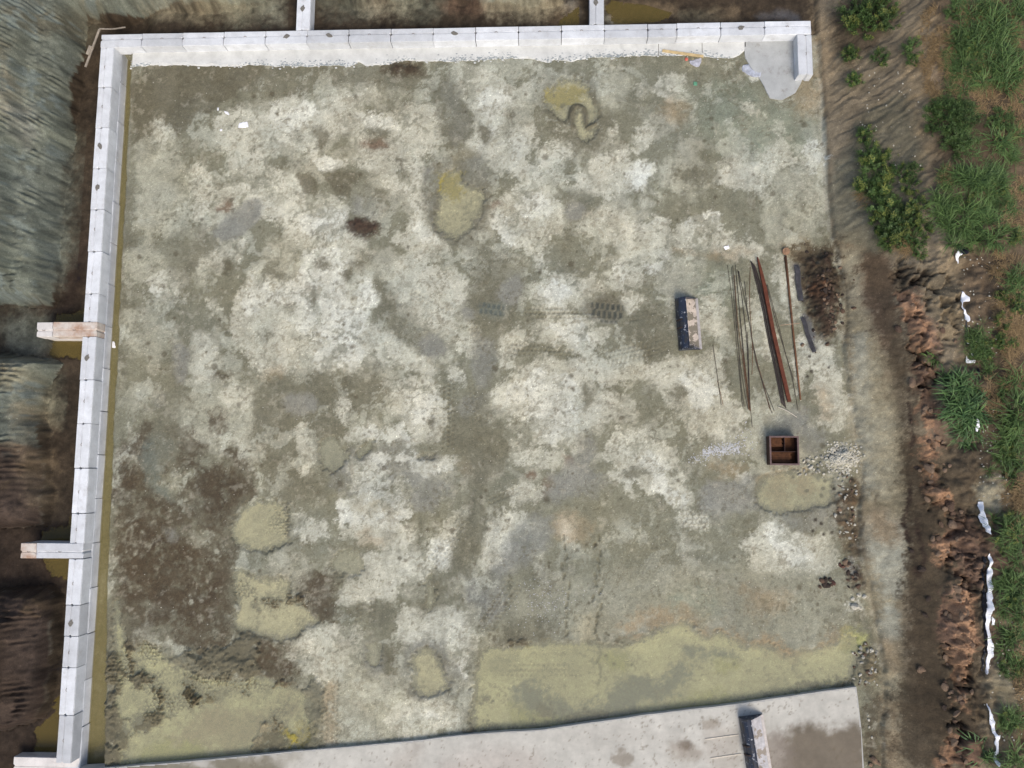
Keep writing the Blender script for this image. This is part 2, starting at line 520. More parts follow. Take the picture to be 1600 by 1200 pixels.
R 1262,445 1290,440 1295,470 1270,470
N 1239,417 1250,415 1254,470 1244,472
N 1249,497 1262,495 1276,545 1268,552
B 595,101 625,94 650,97 666,108 650,116 620,118 600,113
Y 690,287 695,272 717,262 722,285 728,300 724,320 708,325 700,305
W 1158,100 1178,95 1192,112 1182,122 1168,118 1160,110
F 1075,88 1096,90 1092,103 1078,102
"""
# standing water: the outlines and how deep
POOLS = """
P .10 850,157 858,140 868,128 885,120 900,123 920,133 926,150 933,160 935,186 928,193 915,196 916,180 910,168 900,164 893,170 888,182 880,190 868,178 855,165
P .06 897,172 912,170 915,200 932,196 935,210 925,217 905,220 897,207
P .10 675,345 683,322 688,295 696,272 716,262 724,285 742,293 760,300 750,330 737,355 716,373 696,369 682,356
P .08 364,812 380,790 405,781 431,781 451,790 453,811 446,836 453,846 430,852 420,862 395,860 371,852 361,832
Q .05 500,690 520,680 540,700 546,713 531,731 510,736 498,716
Q .05 553,705 570,690 586,690 576,706 565,716 555,713
Q .05 519,870 545,855 566,865 569,886 555,902 520,897
Q .05 654,706 668,706 680,712 668,718 657,714
P .09 369,880 400,904 440,899 456,905 451,931 471,941 491,961 501,971 480,982 460,997 430,1002 400,992 374,987 359,971 374,941 364,916
P .07 645,1050 640,1026 660,1012 681,1020 696,1050 707,1071 690,1087 660,1090 644,1076
Q .04 571,1010 588,1002 597,1016 592,1042 576,1042
Q .05 667,900 677,900 679,950 668,957 665,940
p .10 735,1148 740,1080 748,1022 760,1011 800,1009 850,1001 890,1006 920,1003 950,1011 985,1001 1020,986 1040,976 1065,967 1085,976 1105,996 1120,986 1140,991 1165,1006 1190,1006 1215,1013 1230,1029 1245,1016 1300,1006 1320,991 1341,1001 1338,1041 1331,1072 1250,1095 1150,1112 1000,1132 850,1157 740,1164
P .08 1180,790 1186,760 1200,741 1240,737 1270,740 1300,747 1306,761 1300,786 1260,796 1215,801
p .075 178,1215 178,1150 178,1060 178,1000 178,965 180,940 185,946 189,981 204,1016 230,1001 250,1016 300,1046 340,1061 380,1061 400,1051 470,1076 495,1091 499,1121 480,1161 440,1183 300,1215
"""
# what lies in and around the water, painted over it: silt, mud islands, algae
OVER = """
Y 855,150 870,135 890,128 910,140 920,155 900,160 880,168 865,165
Y 690,290 697,275 716,268 722,285 726,305 716,315 706,310
V 1050,1100 1100,1075 1150,1092 1122,1106 1070,1110
V 1108,1025 1150,1033 1152,1050 1130,1052
V 790,1112 850,1105 890,1120 880,1136 820,1142
V 940,1022 985,1030 975,1045 945,1045
V 1320,990 1345,990 1345,1010 1325,1015
Z 918,1112 970,1070 1010,1060 1060,1044 1085,1039 1072,1060 1030,1087 990,1112 930,1127
Z 1075,1015 1090,1012 1110,1022 1150,1022 1150,1026 1110,1027 1085,1028
Z 800,1075 840,1070 860,1095 900,1110 960,1110 1000,1100 990,1120 900,1130 850,1110 800,1092
E 880,1128 930,1112 960,1120 900,1138
E 735,1140 800,1135 860,1130 860,1143 760,1156 738,1156
E 1180,1090 1250,1080 1330,1058 1334,1068 1260,1084 1180,1096
B 393,940 430,934 470,929 480,942 450,949 420,953 396,951
O 1205,745 1222,740 1226,790 1208,785
O 1248,745 1265,742 1268,770 1252,775
E 158,1110 180,1098 196,1130 211,1160 186,1177 164,1152
E 170,1080 182,1085 176,1110 165,1105
E 204,1136 240,1109 272,1110 240,1142 214,1152
B 310,1096 340,1080 386,1071 382,1079 340,1093 314,1100
D 200,1050 240,1038 252,1070 214,1077
B 222,1050 238,1042 240,1060 228,1062
B 282,1078 300,1060 312,1048 318,1060 300,1085 285,1100
D 248,1040 290,1009 332,1029 382,1019 402,1040 350,1052 300,1057
E 278,1000 330,1019 382,984 402,1000 402,1062 340,1057
E 398,1150 420,1119 452,1129 457,1172 430,1182 403,1187
Y 450,1142 474,1120 491,1140 480,1157 460,1170
O 320,1120 345,1120 345,1145 322,1145
S 255,1150 300,1135 400,1100 480,1090 480,1110 420,1150 330,1180 260,1180
E 165,1000 185,1030 190,1080 178,1085 165,1040
E 150,1150 175,1165 190,1190 240,1200 150,1200
B 195,1000 215,1015 225,1045 212,1045 200,1020
E 205,1060 232,1045 245,1052 248,1075 228,1068 212,1080
B 236,1060 250,1066 256,1088 246,1090
B 430,1068 470,1072 440,1080 400,1082
V 240,1160 320,1170 320,1195 200,1195
D 475,1060 500,1075 505,1110 488,1150 495,1175 480,1175 470,1120
E 745,1095 765,1085 775,1090 755,1105
E 840,1110 860,1105 862,1120 845,1122
O 958,975 1000,968 1062,960 1085,966 1110,990 1104,997 1080,978 1060,969 1020,985 985,998
O 1120,984 1145,985 1170,1002 1215,1008 1230,1024 1245,1012 1300,1002 1318,988 1322,994 1300,1010 1245,1020 1230,1032 1212,1015 1165,1009 1140,993
B 800,1003 818,1000 830,1008 805,1012
"""
BANKS = """
F 1312,395 1345,385 1350,420 1345,470 1322,472 1316,440
S 1318,470 1350,465 1385,560 1420,740 1425,900 1400,950 1420,1200 1372,1200 1378,1060 1350,900 1343,760 1332,680 1320,560
K 1325,520 1360,530 1375,640 1385,760 1350,780 1340,700
K 1345,800 1410,800 1420,900 1400,940 1352,880
F 1352,560 1375,560 1395,700 1400,770 1370,780
K 1370,950 1405,945 1405,1000 1378,1000
O 1350,800 1380,790 1410,830 1400,850 1360,840
O 1372,1000 1400,1010 1400,1060 1385,1050
O 1390,1080 1405,1090 1405,1200 1385,1200
F 1386,1050 1410,1050 1415,1090 1392,1090
B 1395,400 1440,420 1440,480 1450,560 1430,600 1420,560 1395,480
M 1345,400 1380,390 1398,430 1400,500 1390,560 1370,520 1352,470
B 1345,395 1380,385 1405,430 1420,560 1415,640 1430,760 1418,900 1412,640 1385,560 1352,470
B 1420,600 1440,590 1445,700 1465,760 1480,830 1475,920 1470,1000 1490,1080 1440,1150 1425,1000 1418,850 1425,740
B 1440,700 1530,680 1545,760 1545,900 1540,1060 1535,1200 1410,1200 1400,1100 1420,1000 1418,850 1440,760
B 1425,870 1470,880 1475,1010 1480,1060 1440,1050 1415,960
B 1420,1060 1490,1090 1520,1110 1530,1190 1480,1180 1430,1120
M 1400,470 1430,450 1450,500 1470,530 1450,560 1420,520
U 1402,455 1440,470 1445,500 1452,560 1465,580 1448,590 1425,520 1402,480
M 1425,570 1450,570 1460,620 1475,640 1470,700 1455,690 1440,640
U 1432,628 1448,640 1462,690 1465,760 1458,780 1448,720 1438,680
U 1442,768 1470,760 1488,778 1480,800 1458,788
U 1458,845 1485,835 1500,850 1495,875 1470,885 1462,865
M 1480,820 1520,800 1540,850 1540,920 1500,910 1490,860
U 1478,930 1515,900 1525,950 1522,1010 1512,1050 1505,1105 1495,1100 1495,1060 1478,1000 1470,960
M 1468,950 1478,900 1485,1000 1470,1000
M 1485,1150 1520,1140 1530,1200 1490,1200
U 1468,1185 1490,1150 1500,1160 1500,1200 1470,1200
A 1445,440 1500,400 1530,430 1545,480 1520,560 1500,540 1470,520 1450,470
O 1460,400 1500,385 1510,400 1470,425
J 1500,400 1550,410 1560,520 1530,560 1510,520
F 1530,750 1560,745 1570,770 1565,800 1540,805 1528,780
M 1540,850 1565,870 1570,930 1560,1060 1545,1060 1550,900
S 1550,1040 1580,1060 1600,1130 1570,1140 1548,1080
B 1440,100 1600,0 1600,260 1470,300
R 1450,60 1500,50 1520,160 1480,200 1450,180
O 1420,80 1450,20 1470,30 1450,100 1475,130 1460,170 1430,140
E 1340,180 1440,130 1450,240 1440,330 1360,330 1310,260
D 1290,260 1345,240 1360,330 1380,400 1340,380 1300,370
B 1290,0 1400,0 1390,60 1330,100 1300,80
A 1405,45 1425,55 1430,120 1450,200 1455,235 1440,240 1425,160 1410,80
O 1270,0 1290,0 1295,100 1285,140 1276,80
"""
LEFTB = """
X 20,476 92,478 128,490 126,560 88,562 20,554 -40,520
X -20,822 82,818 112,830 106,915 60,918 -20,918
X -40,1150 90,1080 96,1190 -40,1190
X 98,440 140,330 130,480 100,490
T 20,90 100,200 110,300 95,440 20,470 0,300
Z 60,220 110,240 100,300 92,440 60,430
G 20,180 60,150 60,200 30,240
Z 0,250 50,240 60,330 30,400 0,380
S 200,0 440,0 430,24 330,28 260,26
T 330,0 430,0 432,22 350,24
T 500,0 560,0 565,20 530,15
F 560,0 640,0 640,18 565,20
T 620,0 680,0 680,15 640,18
R 680,0 760,0 755,25 700,20
F 760,0 880,0 882,18 830,28 770,26
E 20,0 150,0 150,40 100,60 20,30
O 0,120 15,110 25,150 5,180
T 0,490 60,490 85,550 0,552
Z 0,500 50,490 60,550 0,552
S 0,560 60,560 90,620 80,680 40,650 0,600
T 40,580 80,590 85,650 60,640
O 20,640 60,660 80,730 72,790 55,740
O 960,8 1005,5 1050,15 1055,25 1020,33 960,33
E 1060,20 1120,15 1130,34 1070,34
O 1110,20 1150,18 1150,32 1115,33
N 1175,32 1215,15 1240,18 1250,30 1240,32
G 885,0 900,0 905,38 882,40 895,20
K 944,0 952,8 955,28 975,36 945,37
O 895,10 905,30 890,38 860,40 880,25
"""

TINT = np.zeros(X.shape + (3,), np.float32)
WETN = np.zeros(X.shape, np.float32)
wn1 = fbm(X, Y, 0.9, 5, 31, 0.6)
wn2 = fbm(X, Y, 0.28, 4, 37, 0.65)
sp1 = fbm(X, Y, 0.16, 3, 41, 0.7)
sp2 = fbm(X, Y, 0.42, 4, 43, 0.65)
DW = .34
DX = fbm(X, Y, 1.1, 5, 131, .62)
DY = fbm(X, Y, 1.1, 5, 137, .62)
sp0 = rng.standard_normal(X.shape).astype(np.float32)
WN = 0.5 * wn1 + 0.5 * wn2 + 0.45 * sp1 + 0.14 * sp0
PATCHY = np.clip(0.84 + 0.34 * fbm(X, Y, 0.65, 5, 47, .65) + 0.16 * sp1, 0.2, 1)


def setbase():
    c = rgb(128, 126, 108)
    TINT[:] = c
    # dry blotches between the traced ones
    t = sstep(0.02, 0.5, 0.8 * fbm(X, Y, 1.5, 5, 51, 0.6) + 0.25 * wn2)[..., None] * 0.5
    TINT[:] = TINT * (1 - t) + rgb(188, 185, 168) * t
    # banks
    lb = sstep(3.0, 1.0, X) * sstep(0.0, 0.15, DPIT) + sstep(-.4, .3, Y) * sstep(0.0, .15, DPIT) * sstep(29, 28, X)
    lb = np.clip(lb, 0, 1)[..., None]
    dark = sstep(-17.2, -18.0, Y + 0.9 * X * 0 + 0.5 * wn1)[..., None] * sstep(3, 1, X)[..., None]
    lc = rgb(97, 101, 91) * (1 - dark) + rgb(66, 55, 47) * dark
    TINT[:] = TINT * (1 - lb) + lc * lb
    bh = np.maximum((X < 0.3) * 1.0, (Y > -0.3) * (X < 31) * 1.0) * (DPIT < 0.1)
    TINT[:] = TINT * (1 - bh[..., None]) + rgb(62, 53, 42) * bh[..., None]
    rb = (sstep(28, 29, X) * sstep(0.0, 0.1, DPIT))[..., None]
    hi = sstep(3.2, 4.2, DPIT + 0.4 * wn1)[..., None]
    rc = rgb(120, 109, 90) * (1 - hi) + rgb(98, 84, 66) * hi
    TINT[:] = TINT * (1 - rb) + rc * rb


def paint(kind, P, strength=1.0, warp=1.0, soft=1.0, dim=1.0, patchy=True):
    P = chaikin(P, 1)
    a = np.array(P)
    mgn = 0.6
    i0 = int(max((a[:, 0].min() - mgn - GX0) / SP, 0)); i1 = int(min((a[:, 0].max() + mgn - GX0) / SP, NXF))
    j0 = int(max((a[:, 1].min() - mgn - GY0) / SP, 0)); j1 = int(min((a[:, 1].max() + mgn - GY0) / SP, NYF))
    if i1 <= i0 or j1 <= j0:
        return None
    S = (slice(j0, j1), slice(i0, i1))
    k_ = DW * min(1.0, .35 + .25 * math.sqrt((a[:, 0].max() - a[:, 0].min()) * (a[:, 1].max() - a[:, 1].min()))) if patchy and kind not in 'PQp' else .0
    sd = sd_poly(X[S] + k_ * DX[S], Y[S] + k_ * DY[S], P)
    sf = SOFT[kind] * soft
    al = sstep(-sf, sf * 0.8, -(sd + WARP[kind] * warp * WN[S]))
    al = al * strength
    if kind in 'LWKBGTOCS' and patchy:
        al = al * PATCHY[S]
        if kind == 'B':
            al = al * np.clip(1.0 + .6 * sp2[S] + .45 * sp1[S], .25, 1)
        if kind in 'ORC':
            al = al * .75
    c = rgb(*[q * dim for q in C_[kind]])
    TINT[S] = TINT[S] * (1 - al[..., None]) + c * al[..., None]
    return S, sd, al


def run(txt, fn, **k):
    for ln in txt.strip().splitlines():
        kd, rest = ln.split(' ', 1)
        P = [tuple(fn(a, b)[:2]) for a, b in pts(rest)]
        paint(kd, P, **k)


setbase()
run(BANKS, ut, strength=0.85, soft=1.2, dim=.97, patchy=False)
run(LEFTB, ut, strength=0.62, soft=1.6, dim=.92)  # dark wet-soil colour on the notch floors also stands in for recess shade
run(FLOOR, uw, strength=0.86)

# wet veins between the dry lobes, small lobes in the damp
flo = (DPIT < -.1) * (X > 1.3) * (Y < -.9)
wx, wy = X + .5 * DX, Y + .5 * DY
sep = sstep(-20.5, -23, Y) * sstep(17, 19, X)
vn = np.abs(fbm(wx, wy, 1.9, 4, 141, .55))
vein = sstep(.17, .02, vn + .10 * sp2 + .05 * sp1) * sstep(-.35, .25, fbm(X, Y, 3.5, 3, 143)) * flo * (1 - .7 * sep)
lum0 = TINT.mean(2)
v3 = (vein * sstep(.12, .3, lum0))[..., None] * .62
TINT[:] = TINT * (1 - v3) + rgb(116, 115, 98) * v3
vn = np.abs(fbm(wx + 9, wy - 4, .75, 4, 145, .6))
vein = sstep(.16, .03, vn + .12 * sp1) * sstep(.0, .5, fbm(X, Y, 2.1, 4, 147)) * flo * (1 - .6 * sep)
v3 = (vein * sstep(.12, .3, lum0))[..., None] * .5
TINT[:] = TINT * (1 - v3) + rgb(122, 120, 102) * v3
lob = sstep(.18, .42, fbm(wx, wy, 1.0, 6, 149, .66)) * flo * (1 - .75 * sep) * sstep(.09, .17, lum0) * sstep(-.5, .3, fbm(X, Y, 4.0, 2, 151) + .1)
TINT[:] = TINT * (1 - .5 * lob[..., None]) + rgb(188, 188, 172) * .5 * lob[..., None]
CH = """
D 690,120 715,118 728,170 732,232 700,240 690,180
D 665,290 690,255 740,235 768,262 768,330 750,365 725,385 690,372 668,340
D 730,368 760,385 800,402 825,430 812,470 800,505 775,522 768,560 764,610 766,660 742,662 736,610 742,560 745,525 726,490 735,455 762,432 745,400
G 745,530 768,530 764,600 745,610
D 736,655 766,660 770,710 756,780 757,850 738,905 712,905 720,840 728,770 722,700
G 900,690 925,680 930,715 905,760 860,785 850,765 890,730
D 285,470 300,530 292,600 262,625 262,590 272,540
D 255,380 300,350 330,355 300,420 290,470 272,430
D 250,610 290,600 275,650 285,690 270,740 245,720 240,660
D 880,300 925,300 945,330 900,350 890,400 905,430 880,428 865,390 885,350
D 600,440 650,500 700,530 690,560 650,545 600,505
"""
run(CH, uw, strength=.62, patchy=False, warp=1.2, soft=1.6)
streak = fbm(X * 2.6 + .3 * DX, Y * .5, .9, 4, 153, .6) * flo
stm = .06 + .13 * sstep(.2, -.2, np.hypot((X - 16) / 4.2, (Y + 24.5) / 5.5) - 1) + .12 * sstep(.2, -.2, np.hypot((X - 26.5) / 4.5, (Y + 7.5) / 3) - 1)
TINT *= (1 + stm * streak)[..., None]
AFT = """
G 774,462 790,440 812,428 818,455 806,478 784,474
Z 745,474 795,474 792,500 756,497
G 720,478 745,486 740,500 722,494
G 655,530 680,519 696,540 699,551 680,559 659,551
G 332,368 345,345 370,328 402,308 412,322 400,346 375,370 350,376
G 440,618 480,612 500,636 470,650 444,642
G 884,325 900,317 913,322 913,336 898,346 884,343
E 910,484 940,462 956,460 978,485 966,502 940,500
G 270,540 285,535 296,560 291,597 274,602
G 1093,760 1130,751 1165,760 1176,784 1150,796 1108,798
"""
run(AFT, uw, strength=.8, patchy=False, warp=.6, soft=.8)

lm_ = TINT.mean(2)
TINT *= (1 + (np.clip((lm_ / .27), .35, 1.8) ** .06 - 1) * flo)[..., None]

# speckle: crumbs of damp soil on the dry crust, dry crumbs on the damp soil, and a broad unevenness
lum = TINT.mean(2)
fl = (DPIT < 0.05) * (X > 1.0) * (Y < -0.6)
lightm = sstep(0.25, 0.45, lum)
dk = sstep(0.22, 0.75, sp1 * 0.75 + 0.5 * sp2)[..., None] * lightm[..., None] * 0.55
TINT[:] = TINT * (1 - dk) + rgb(122, 114, 94) * dk
lt_ = sstep(0.35, 0.9, fbm(X, Y, 0.2, 3, 61, 0.7) * 0.8 + 0.45 * fbm(X, Y, 0.7, 3, 63))[..., None] * (1 - lightm[..., None]) * 0.32 * fl[..., None]
TINT[:] = TINT * (1 - lt_) + rgb(180, 174, 156) * lt_
TINT *= (1 + 0.12 * fbm(X, Y, 0.5, 5, 71, 0.7) + 0.06 * fbm(X, Y, 3.0, 3, 73))[..., None]
hue = fbm(X, Y, 2.2, 4, 77)[..., None]
TINT *= (1 + hue * np.array([0.03, 0.0, -0.045]))
bk = (1 - fl) * sstep(3.0, 1.5, X) + (Y > -0.3) * (X < 30.5)
bk = np.clip(bk, 0, 1)[..., None]
TINT *= (1 + bk * (.36 * fbm(X, Y, 1.0, 5, 85, .65) + .32 * fbm(X, Y, .22, 3, 87, .7))[..., None])
bl = sstep(.25, .8, fbm(X, Y, .9, 4, 89, .6) + .5 * fbm(X, Y, .18, 2, 90))[..., None] * bk * .7 * sstep(0.05, .3, DPIT)[..., None] * sstep(-18.5, -16.5, Y)[..., None]
TINT[:] = TINT * (1 - bl) + rgb(112, 121, 116) * bl
bl = sstep(.3, .8, fbm(X, Y, 1.3, 4, 93, .6))[..., None] * bk * .28 * sstep(0.05, .3, DPIT)[..., None]
TINT[:] = TINT * (1 - bl) + rgb(98, 82, 56) * bl
rbk = (sstep(29.5, 30.5, X) * sstep(0.05, .3, DPIT))[..., None]
TINT *= (1 + rbk * (.16 * fbm(X, Y, .8, 5, 85, .65) + .2 * fbm(X, Y, .2, 3, 87, .7))[..., None])
mo = sstep(.15, .75, fbm(wx, wy, .5, 5, 161, .68))[..., None] * (flo * lightm)[..., None] * .34
TINT[:] = TINT * (1 - mo) + rgb(140, 136, 118) * mo
# fine dark crumbs, sharp
cr_ = (sstep(.55, .95, .8 * fbm(X, Y, .13, 2, 81, .7) + .5 * fbm(X, Y, .8, 4, 83) + .22 * sp0) * fl)[..., None] * .5
TINT[:] = TINT * (1 - cr_) + rgb(98, 92, 74) * cr_
TINT *= (1 + .035 * sp0)[..., None]

# pools: hollow the ground, lay silt in it
PIN = [(L_.split(' ', 2)) for L_ in POOLS.strip().splitlines()]
POOLW = []
for kd, dep, rest in PIN:
    P = [tuple(up(a, b, 0.03)[:2]) for a, b in pts(rest)]
    paint('D', P, .6, 1.4, 3.0)
    paint('E', P, .35, 1.2, 1.6)
    S, sd, _ = paint(kd, P, 0.0)
    sdw = sd + WARP[kd] * WN[S]
    al = sstep(.04, .22, -sdw) * .92 * np.clip(.85 + .25 * wn1[S] + .15 * sp2[S], .3, 1)
    TINT[S] = TINT[S] * (1 - al[..., None]) + rgb(*C_[kd]) * al[..., None]
    tgt = 0.012 - float(dep) * sstep(0.0, 0.6, -sdw) - 0.022 * sstep(-0.10, -.02, -sdw) + .018 * sp2[S] * sstep(.5, .0, -sdw)
    TINT[S] *= (1 + al * (.05 * wn1[S] + .03 * wn2[S] + .02 * sp1[S]))[..., None]
    te_ = trench_edge(Y[S])
    inside = sstep(-0.10, 0.0, -sdw) * sstep(te_ + .02, te_ + .2, X[S] + .06 * wn2[S])
    H[S] = H[S] * (1 - inside) + np.minimum(H[S], tgt) * inside
    POOLW.append((kd, P))
for ln in OVER.strip().splitlines():
    kd, rest = ln.split(' ', 1)
    r = paint(kd, [tuple(up(a, b, .03)[:2]) for a, b in pts(rest)], .93, 1.5)
    if r and kd in 'BED':
        H[r[0]] += (.088 if kd != 'D' else .062) * sstep(.25, .8, r[2]) * (1 + .6 * sp2[r[0]])
for pl in ("888,176 892,166 900,162 910,163 917,171 919,195 915,198 913,176 907,168 899,168 895,178 897,204 892,206", "914,199 922,196 932,191 931,196 916,204"):
    P = [tuple(up(a, b, .03)[:2]) for a, b in pts(pl)]
    S, sd, al = paint('E', P, .95, .25, .6, patchy=False)
    H[S] += .09 * sstep(.2, .8, al)
und = (H < .005) * (Y > -29.5) * (X > 1.2) * fl
ud = (sstep(.55, 1.0, .8 * fbm(X, Y, .14, 2, 181, .7) + .55 * fbm(X, Y, 1.1, 4, 183) + .15 * sp0) * und)[..., None] * .5
TINT[:] = TINT * (1 - ud) + rgb(120, 116, 96) * ud
TINT *= (1 + und * .10 * fbm(X * .5, Y * 1.4, 1.6, 4, 185))[..., None]


# ------------------------------------------------------------------ prints of tyres, tracks and shoes
def local(P0, P1, wid):
    ax, ay = P0; bx, by = P1
    L = math.hypot(bx - ax, by - ay)
    mg = wid + 0.2
    i0 = int(max((min(ax, bx) - mg - GX0) / SP, 0)); i1 = int(min((max(ax, bx) + mg - GX0) / SP, NXF))
    j0 = int(max((min(ay, by) - mg - GY0) / SP, 0)); j1 = int(min((max(ay, by) + mg - GY0) / SP, NYF))
    S = (slice(j0, j1), slice(i0, i1))
    dx, dy = (bx - ax) / L, (by - ay) / L
    u = (X[S] - ax) * dx + (Y[S] - ay) * dy
    v = -(X[S] - ax) * dy + (Y[S] - ay) * dx
    return S, u, v, L


def tread(a, b, wid=0.32, pitch=0.19, st=0.34, col=(104, 98, 80), dep=0.02):
    S, u, v, L = local(up(*a, 0.05)[:2], up(*b, 0.05)[:2], wid)
    half = (v > 0) * 0.5
    f = ((u + 0.03 * N1[S]) / pitch + half) % 1.0
    m = sstep(0.25, 0.4, f) * sstep(1.0, 0.85, f) * sstep(wid * .5, wid * .5 - .05, np.abs(v)) * sstep(0.0, .03, np.abs(np.abs(v) - 0.02))
    m = m * sstep(-0.05, 0.1, u) * sstep(L + .05, L - .1, u) * sstep(-0.6, 0.2, wn1[S] + 0.3)
    TINT[S] = TINT[S] * (1 - st * m[..., None]) + rgb(*col) * st * m[..., None]
    H[S] -= dep * m


for t in [((818, 485), (905, 486)), ((820, 493), (940, 492)), ((985, 487), (1052, 474)), ((980, 498), (1050, 488)), ((790, 540), (880, 546)),
          ((800, 550), (900, 552)), ((940, 556), (1048, 530)), ((950, 568), (1045, 544)), ((706, 590), (704, 700)), ((698, 600), (696, 705)),
          ((728, 815), (655, 890)), ((738, 825), (668, 895)), ((800, 905), (748, 985)),
          ((815, 912), (760, 990)), ((735, 500), (760, 548)), ((525, 1060), (522, 1165)), ((508, 1075), (506, 1165)), ((640, 455), (700, 490)),
          ((735, 600), (748, 660)), ((565, 935), (558, 980)), ((585, 930), (578, 975)), ((760, 785), (810, 765)), ((780, 1045), (900, 1043)), ((780, 1053), (910, 1053)),
          ((230, 1060), (330, 1030)), ((236, 1072), (340, 1043)), ((1100, 480), (1040, 478))]:
    tread(*t)
tread((922, 482), (974, 487), 0.62, 0.22, 0.8, (66, 70, 66))
tread((935, 498), (968, 500), 0.3, 0.2, 0.7, (78, 80, 72))
tread((748, 480), (790, 486), 0.5, 0.2, 0.6, (84, 92, 90))


def honey(poly, cell=0.16, st=0.78, col=(96, 88, 68), lift=0.075):
    P = [tuple(up(a, b, 0.03)[:2]) for a, b in pts(poly)]
    a = np.array(P)
    i0 = int((a[:, 0].min() - .1 - GX0) / SP); i1 = int((a[:, 0].max() + .1 - GX0) / SP)
    j0 = int((a[:, 1].min() - .1 - GY0) / SP); j1 = int((a[:, 1].max() + .1 - GY0) / SP)
    S = (slice(max(j0, 0), j1), slice(max(i0, 0), i1))
    x = (X[S] + 0.05 * wn1[S] + .03 * wn2[S]) / cell; y = (Y[S] + 0.05 * wn2[S]) / cell
    best = np.full(x.shape, 9.0); sec = np.full(x.shape, 9.0)
    for dj in (-1, 0, 1):
        for di in (-1, 0, 1):
            r = np.floor(y / 0.866) + dj
            o = (r % 2) * 0.5
            c = np.floor(x - o) + di
            px = c + o + .5 + .12 * np.sin(c * 7 + r * 3); py = (r + .5) * 0.866 + .12 * np.cos(c * 5 + r * 11)
            d = np.hypot(x - px, y - py)
            sec = np.minimum(sec, np.maximum(best, d)); best = np.minimum(best, d)
    e = sec - best
    m = sstep(0.32, 0.12, e) * sstep(0.05, -0.15, sd_poly(X[S], Y[S], P) + .3 * WN[S])
    TINT[S] = TINT[S] * (1 - st * m[..., None]) + rgb(*col) * st * m[..., None]
    H[S] += lift * m


honey("205,1015 235,1000 255,1020 240,1045 215,1035")
honey("225,1095 260,1085 280,1100 245,1130 220,1120")
honey("290,1085 310,1050 340,1055 370,1050 368,1065 320,1075 295,1100")
honey("375,905 400,915 405,935 380,940 365,930")
honey("405,935 450,925 480,935 475,948 440,950 410,955")
honey("425,790 455,785 455,815 445,835 420,835 415,820", .14, .45)
honey("415,1105 450,1095 455,1120 430,1140 412,1130")
honey("760,940 785,930 775,960 750,985 745,970", .12, .4, lift=.02)
honey("170,1010 200,1020 215,1060 185,1080 168,1050", .16)
honey("215,1040 260,1045 250,1090 220,1085", .16)
honey("250,1100 300,1070 330,1075 290,1105 262,1118", .17)
honey("340,1068 400,1062 440,1075 380,1085", .17)
honey("1060,795 1095,790 1108,815 1100,830 1070,822", .2, .4, lift=.02)
honey("460,950 500,960 490,985 455,990", .14, .4, lift=.02)
honey("960,830 1080,830 1080,900 980,910", .16, .22, lift=.01)


def shoe(px, py, ang, st=0.6):
    c = up(px, py, .05)
    S, u, v, L = local((c[0] - .14 * math.cos(ang), c[1] - .14 * math.sin(ang)), (c[0] + .14 * math.cos(ang), c[1] + .14 * math.sin(ang)), .2)
    q = ((u - L / 2) / .17) ** 2 + (v / .07) ** 2
    m = sstep(1.0, .55, q)
    ring = sstep(1.7, 1.1, q) * (1 - m)
    H[S] -= 0.03 * m
    H[S] += 0.012 * ring
    TINT[S] = TINT[S] * (1 - st * m[..., None]) + rgb(104, 100, 82) * st * m[..., None]


rs = random.Random(3)
yy = 840
while yy < 1000:
    shoe(884 + rs.uniform(-6, 6), yy, 1.5 + rs.uniform(-.3, .3), .55); yy += 15
yy = 840
while yy < 1075:
    shoe(932 + rs.uniform(-8, 8), yy, 1.5 + rs.uniform(-.4, .4), .55); yy += 12

# small black pits and drips across the floor
for k in range(420):
    px = rs.uniform(210, 1300); py = rs.uniform(120, 1060)
    c = up(px, py, .05)
    r = rs.choice([.03, .04, .05, .05, .07, .11]) * rs.uniform(.8, 1.5)
    i = int((c[0] - GX0) / SP); j = int((c[1] - GY0) / SP); n = int(r * 2 / SP) + 2
    S = (slice(j - n, j + n), slice(i - n, i + n))
    m = sstep(r * 1.1, r * .4, np.hypot(X[S] - c[0], Y[S] - c[1]) + .05 * wn2[S]) * .62
    TINT[S] = TINT[S] * (1 - m[..., None]) + rgb(84, 76, 60) * m[..., None]
for px, py in [(1315, 740), (1330, 748), (1300, 760), (1270, 740), (1290, 752), (1243, 700), (1259, 722), (1262, 767), (1303, 764), (1288, 763), (1240, 745),
               (1265, 556), (1268, 580), (1262, 588), (1295, 574), (1272, 545), (1285, 775), (1310, 800), (1270, 830), (1287, 835), (1300, 832), (1283, 818), (1274, 812)]:
    c = up(px, py, .05)
    i = int((c[0] - GX0) / SP); j = int((c[1] - GY0) / SP)
    S = (slice(j - 4, j + 5), slice(i - 4, i + 5))
    m = sstep(.1, .04, np.hypot(X[S] - c[0], Y[S] - c[1]) + .03 * wn2[S]) * .85
    TINT[S] = TINT[S] * (1 - m[..., None]) + rgb(52, 42, 36) * m[..., None]


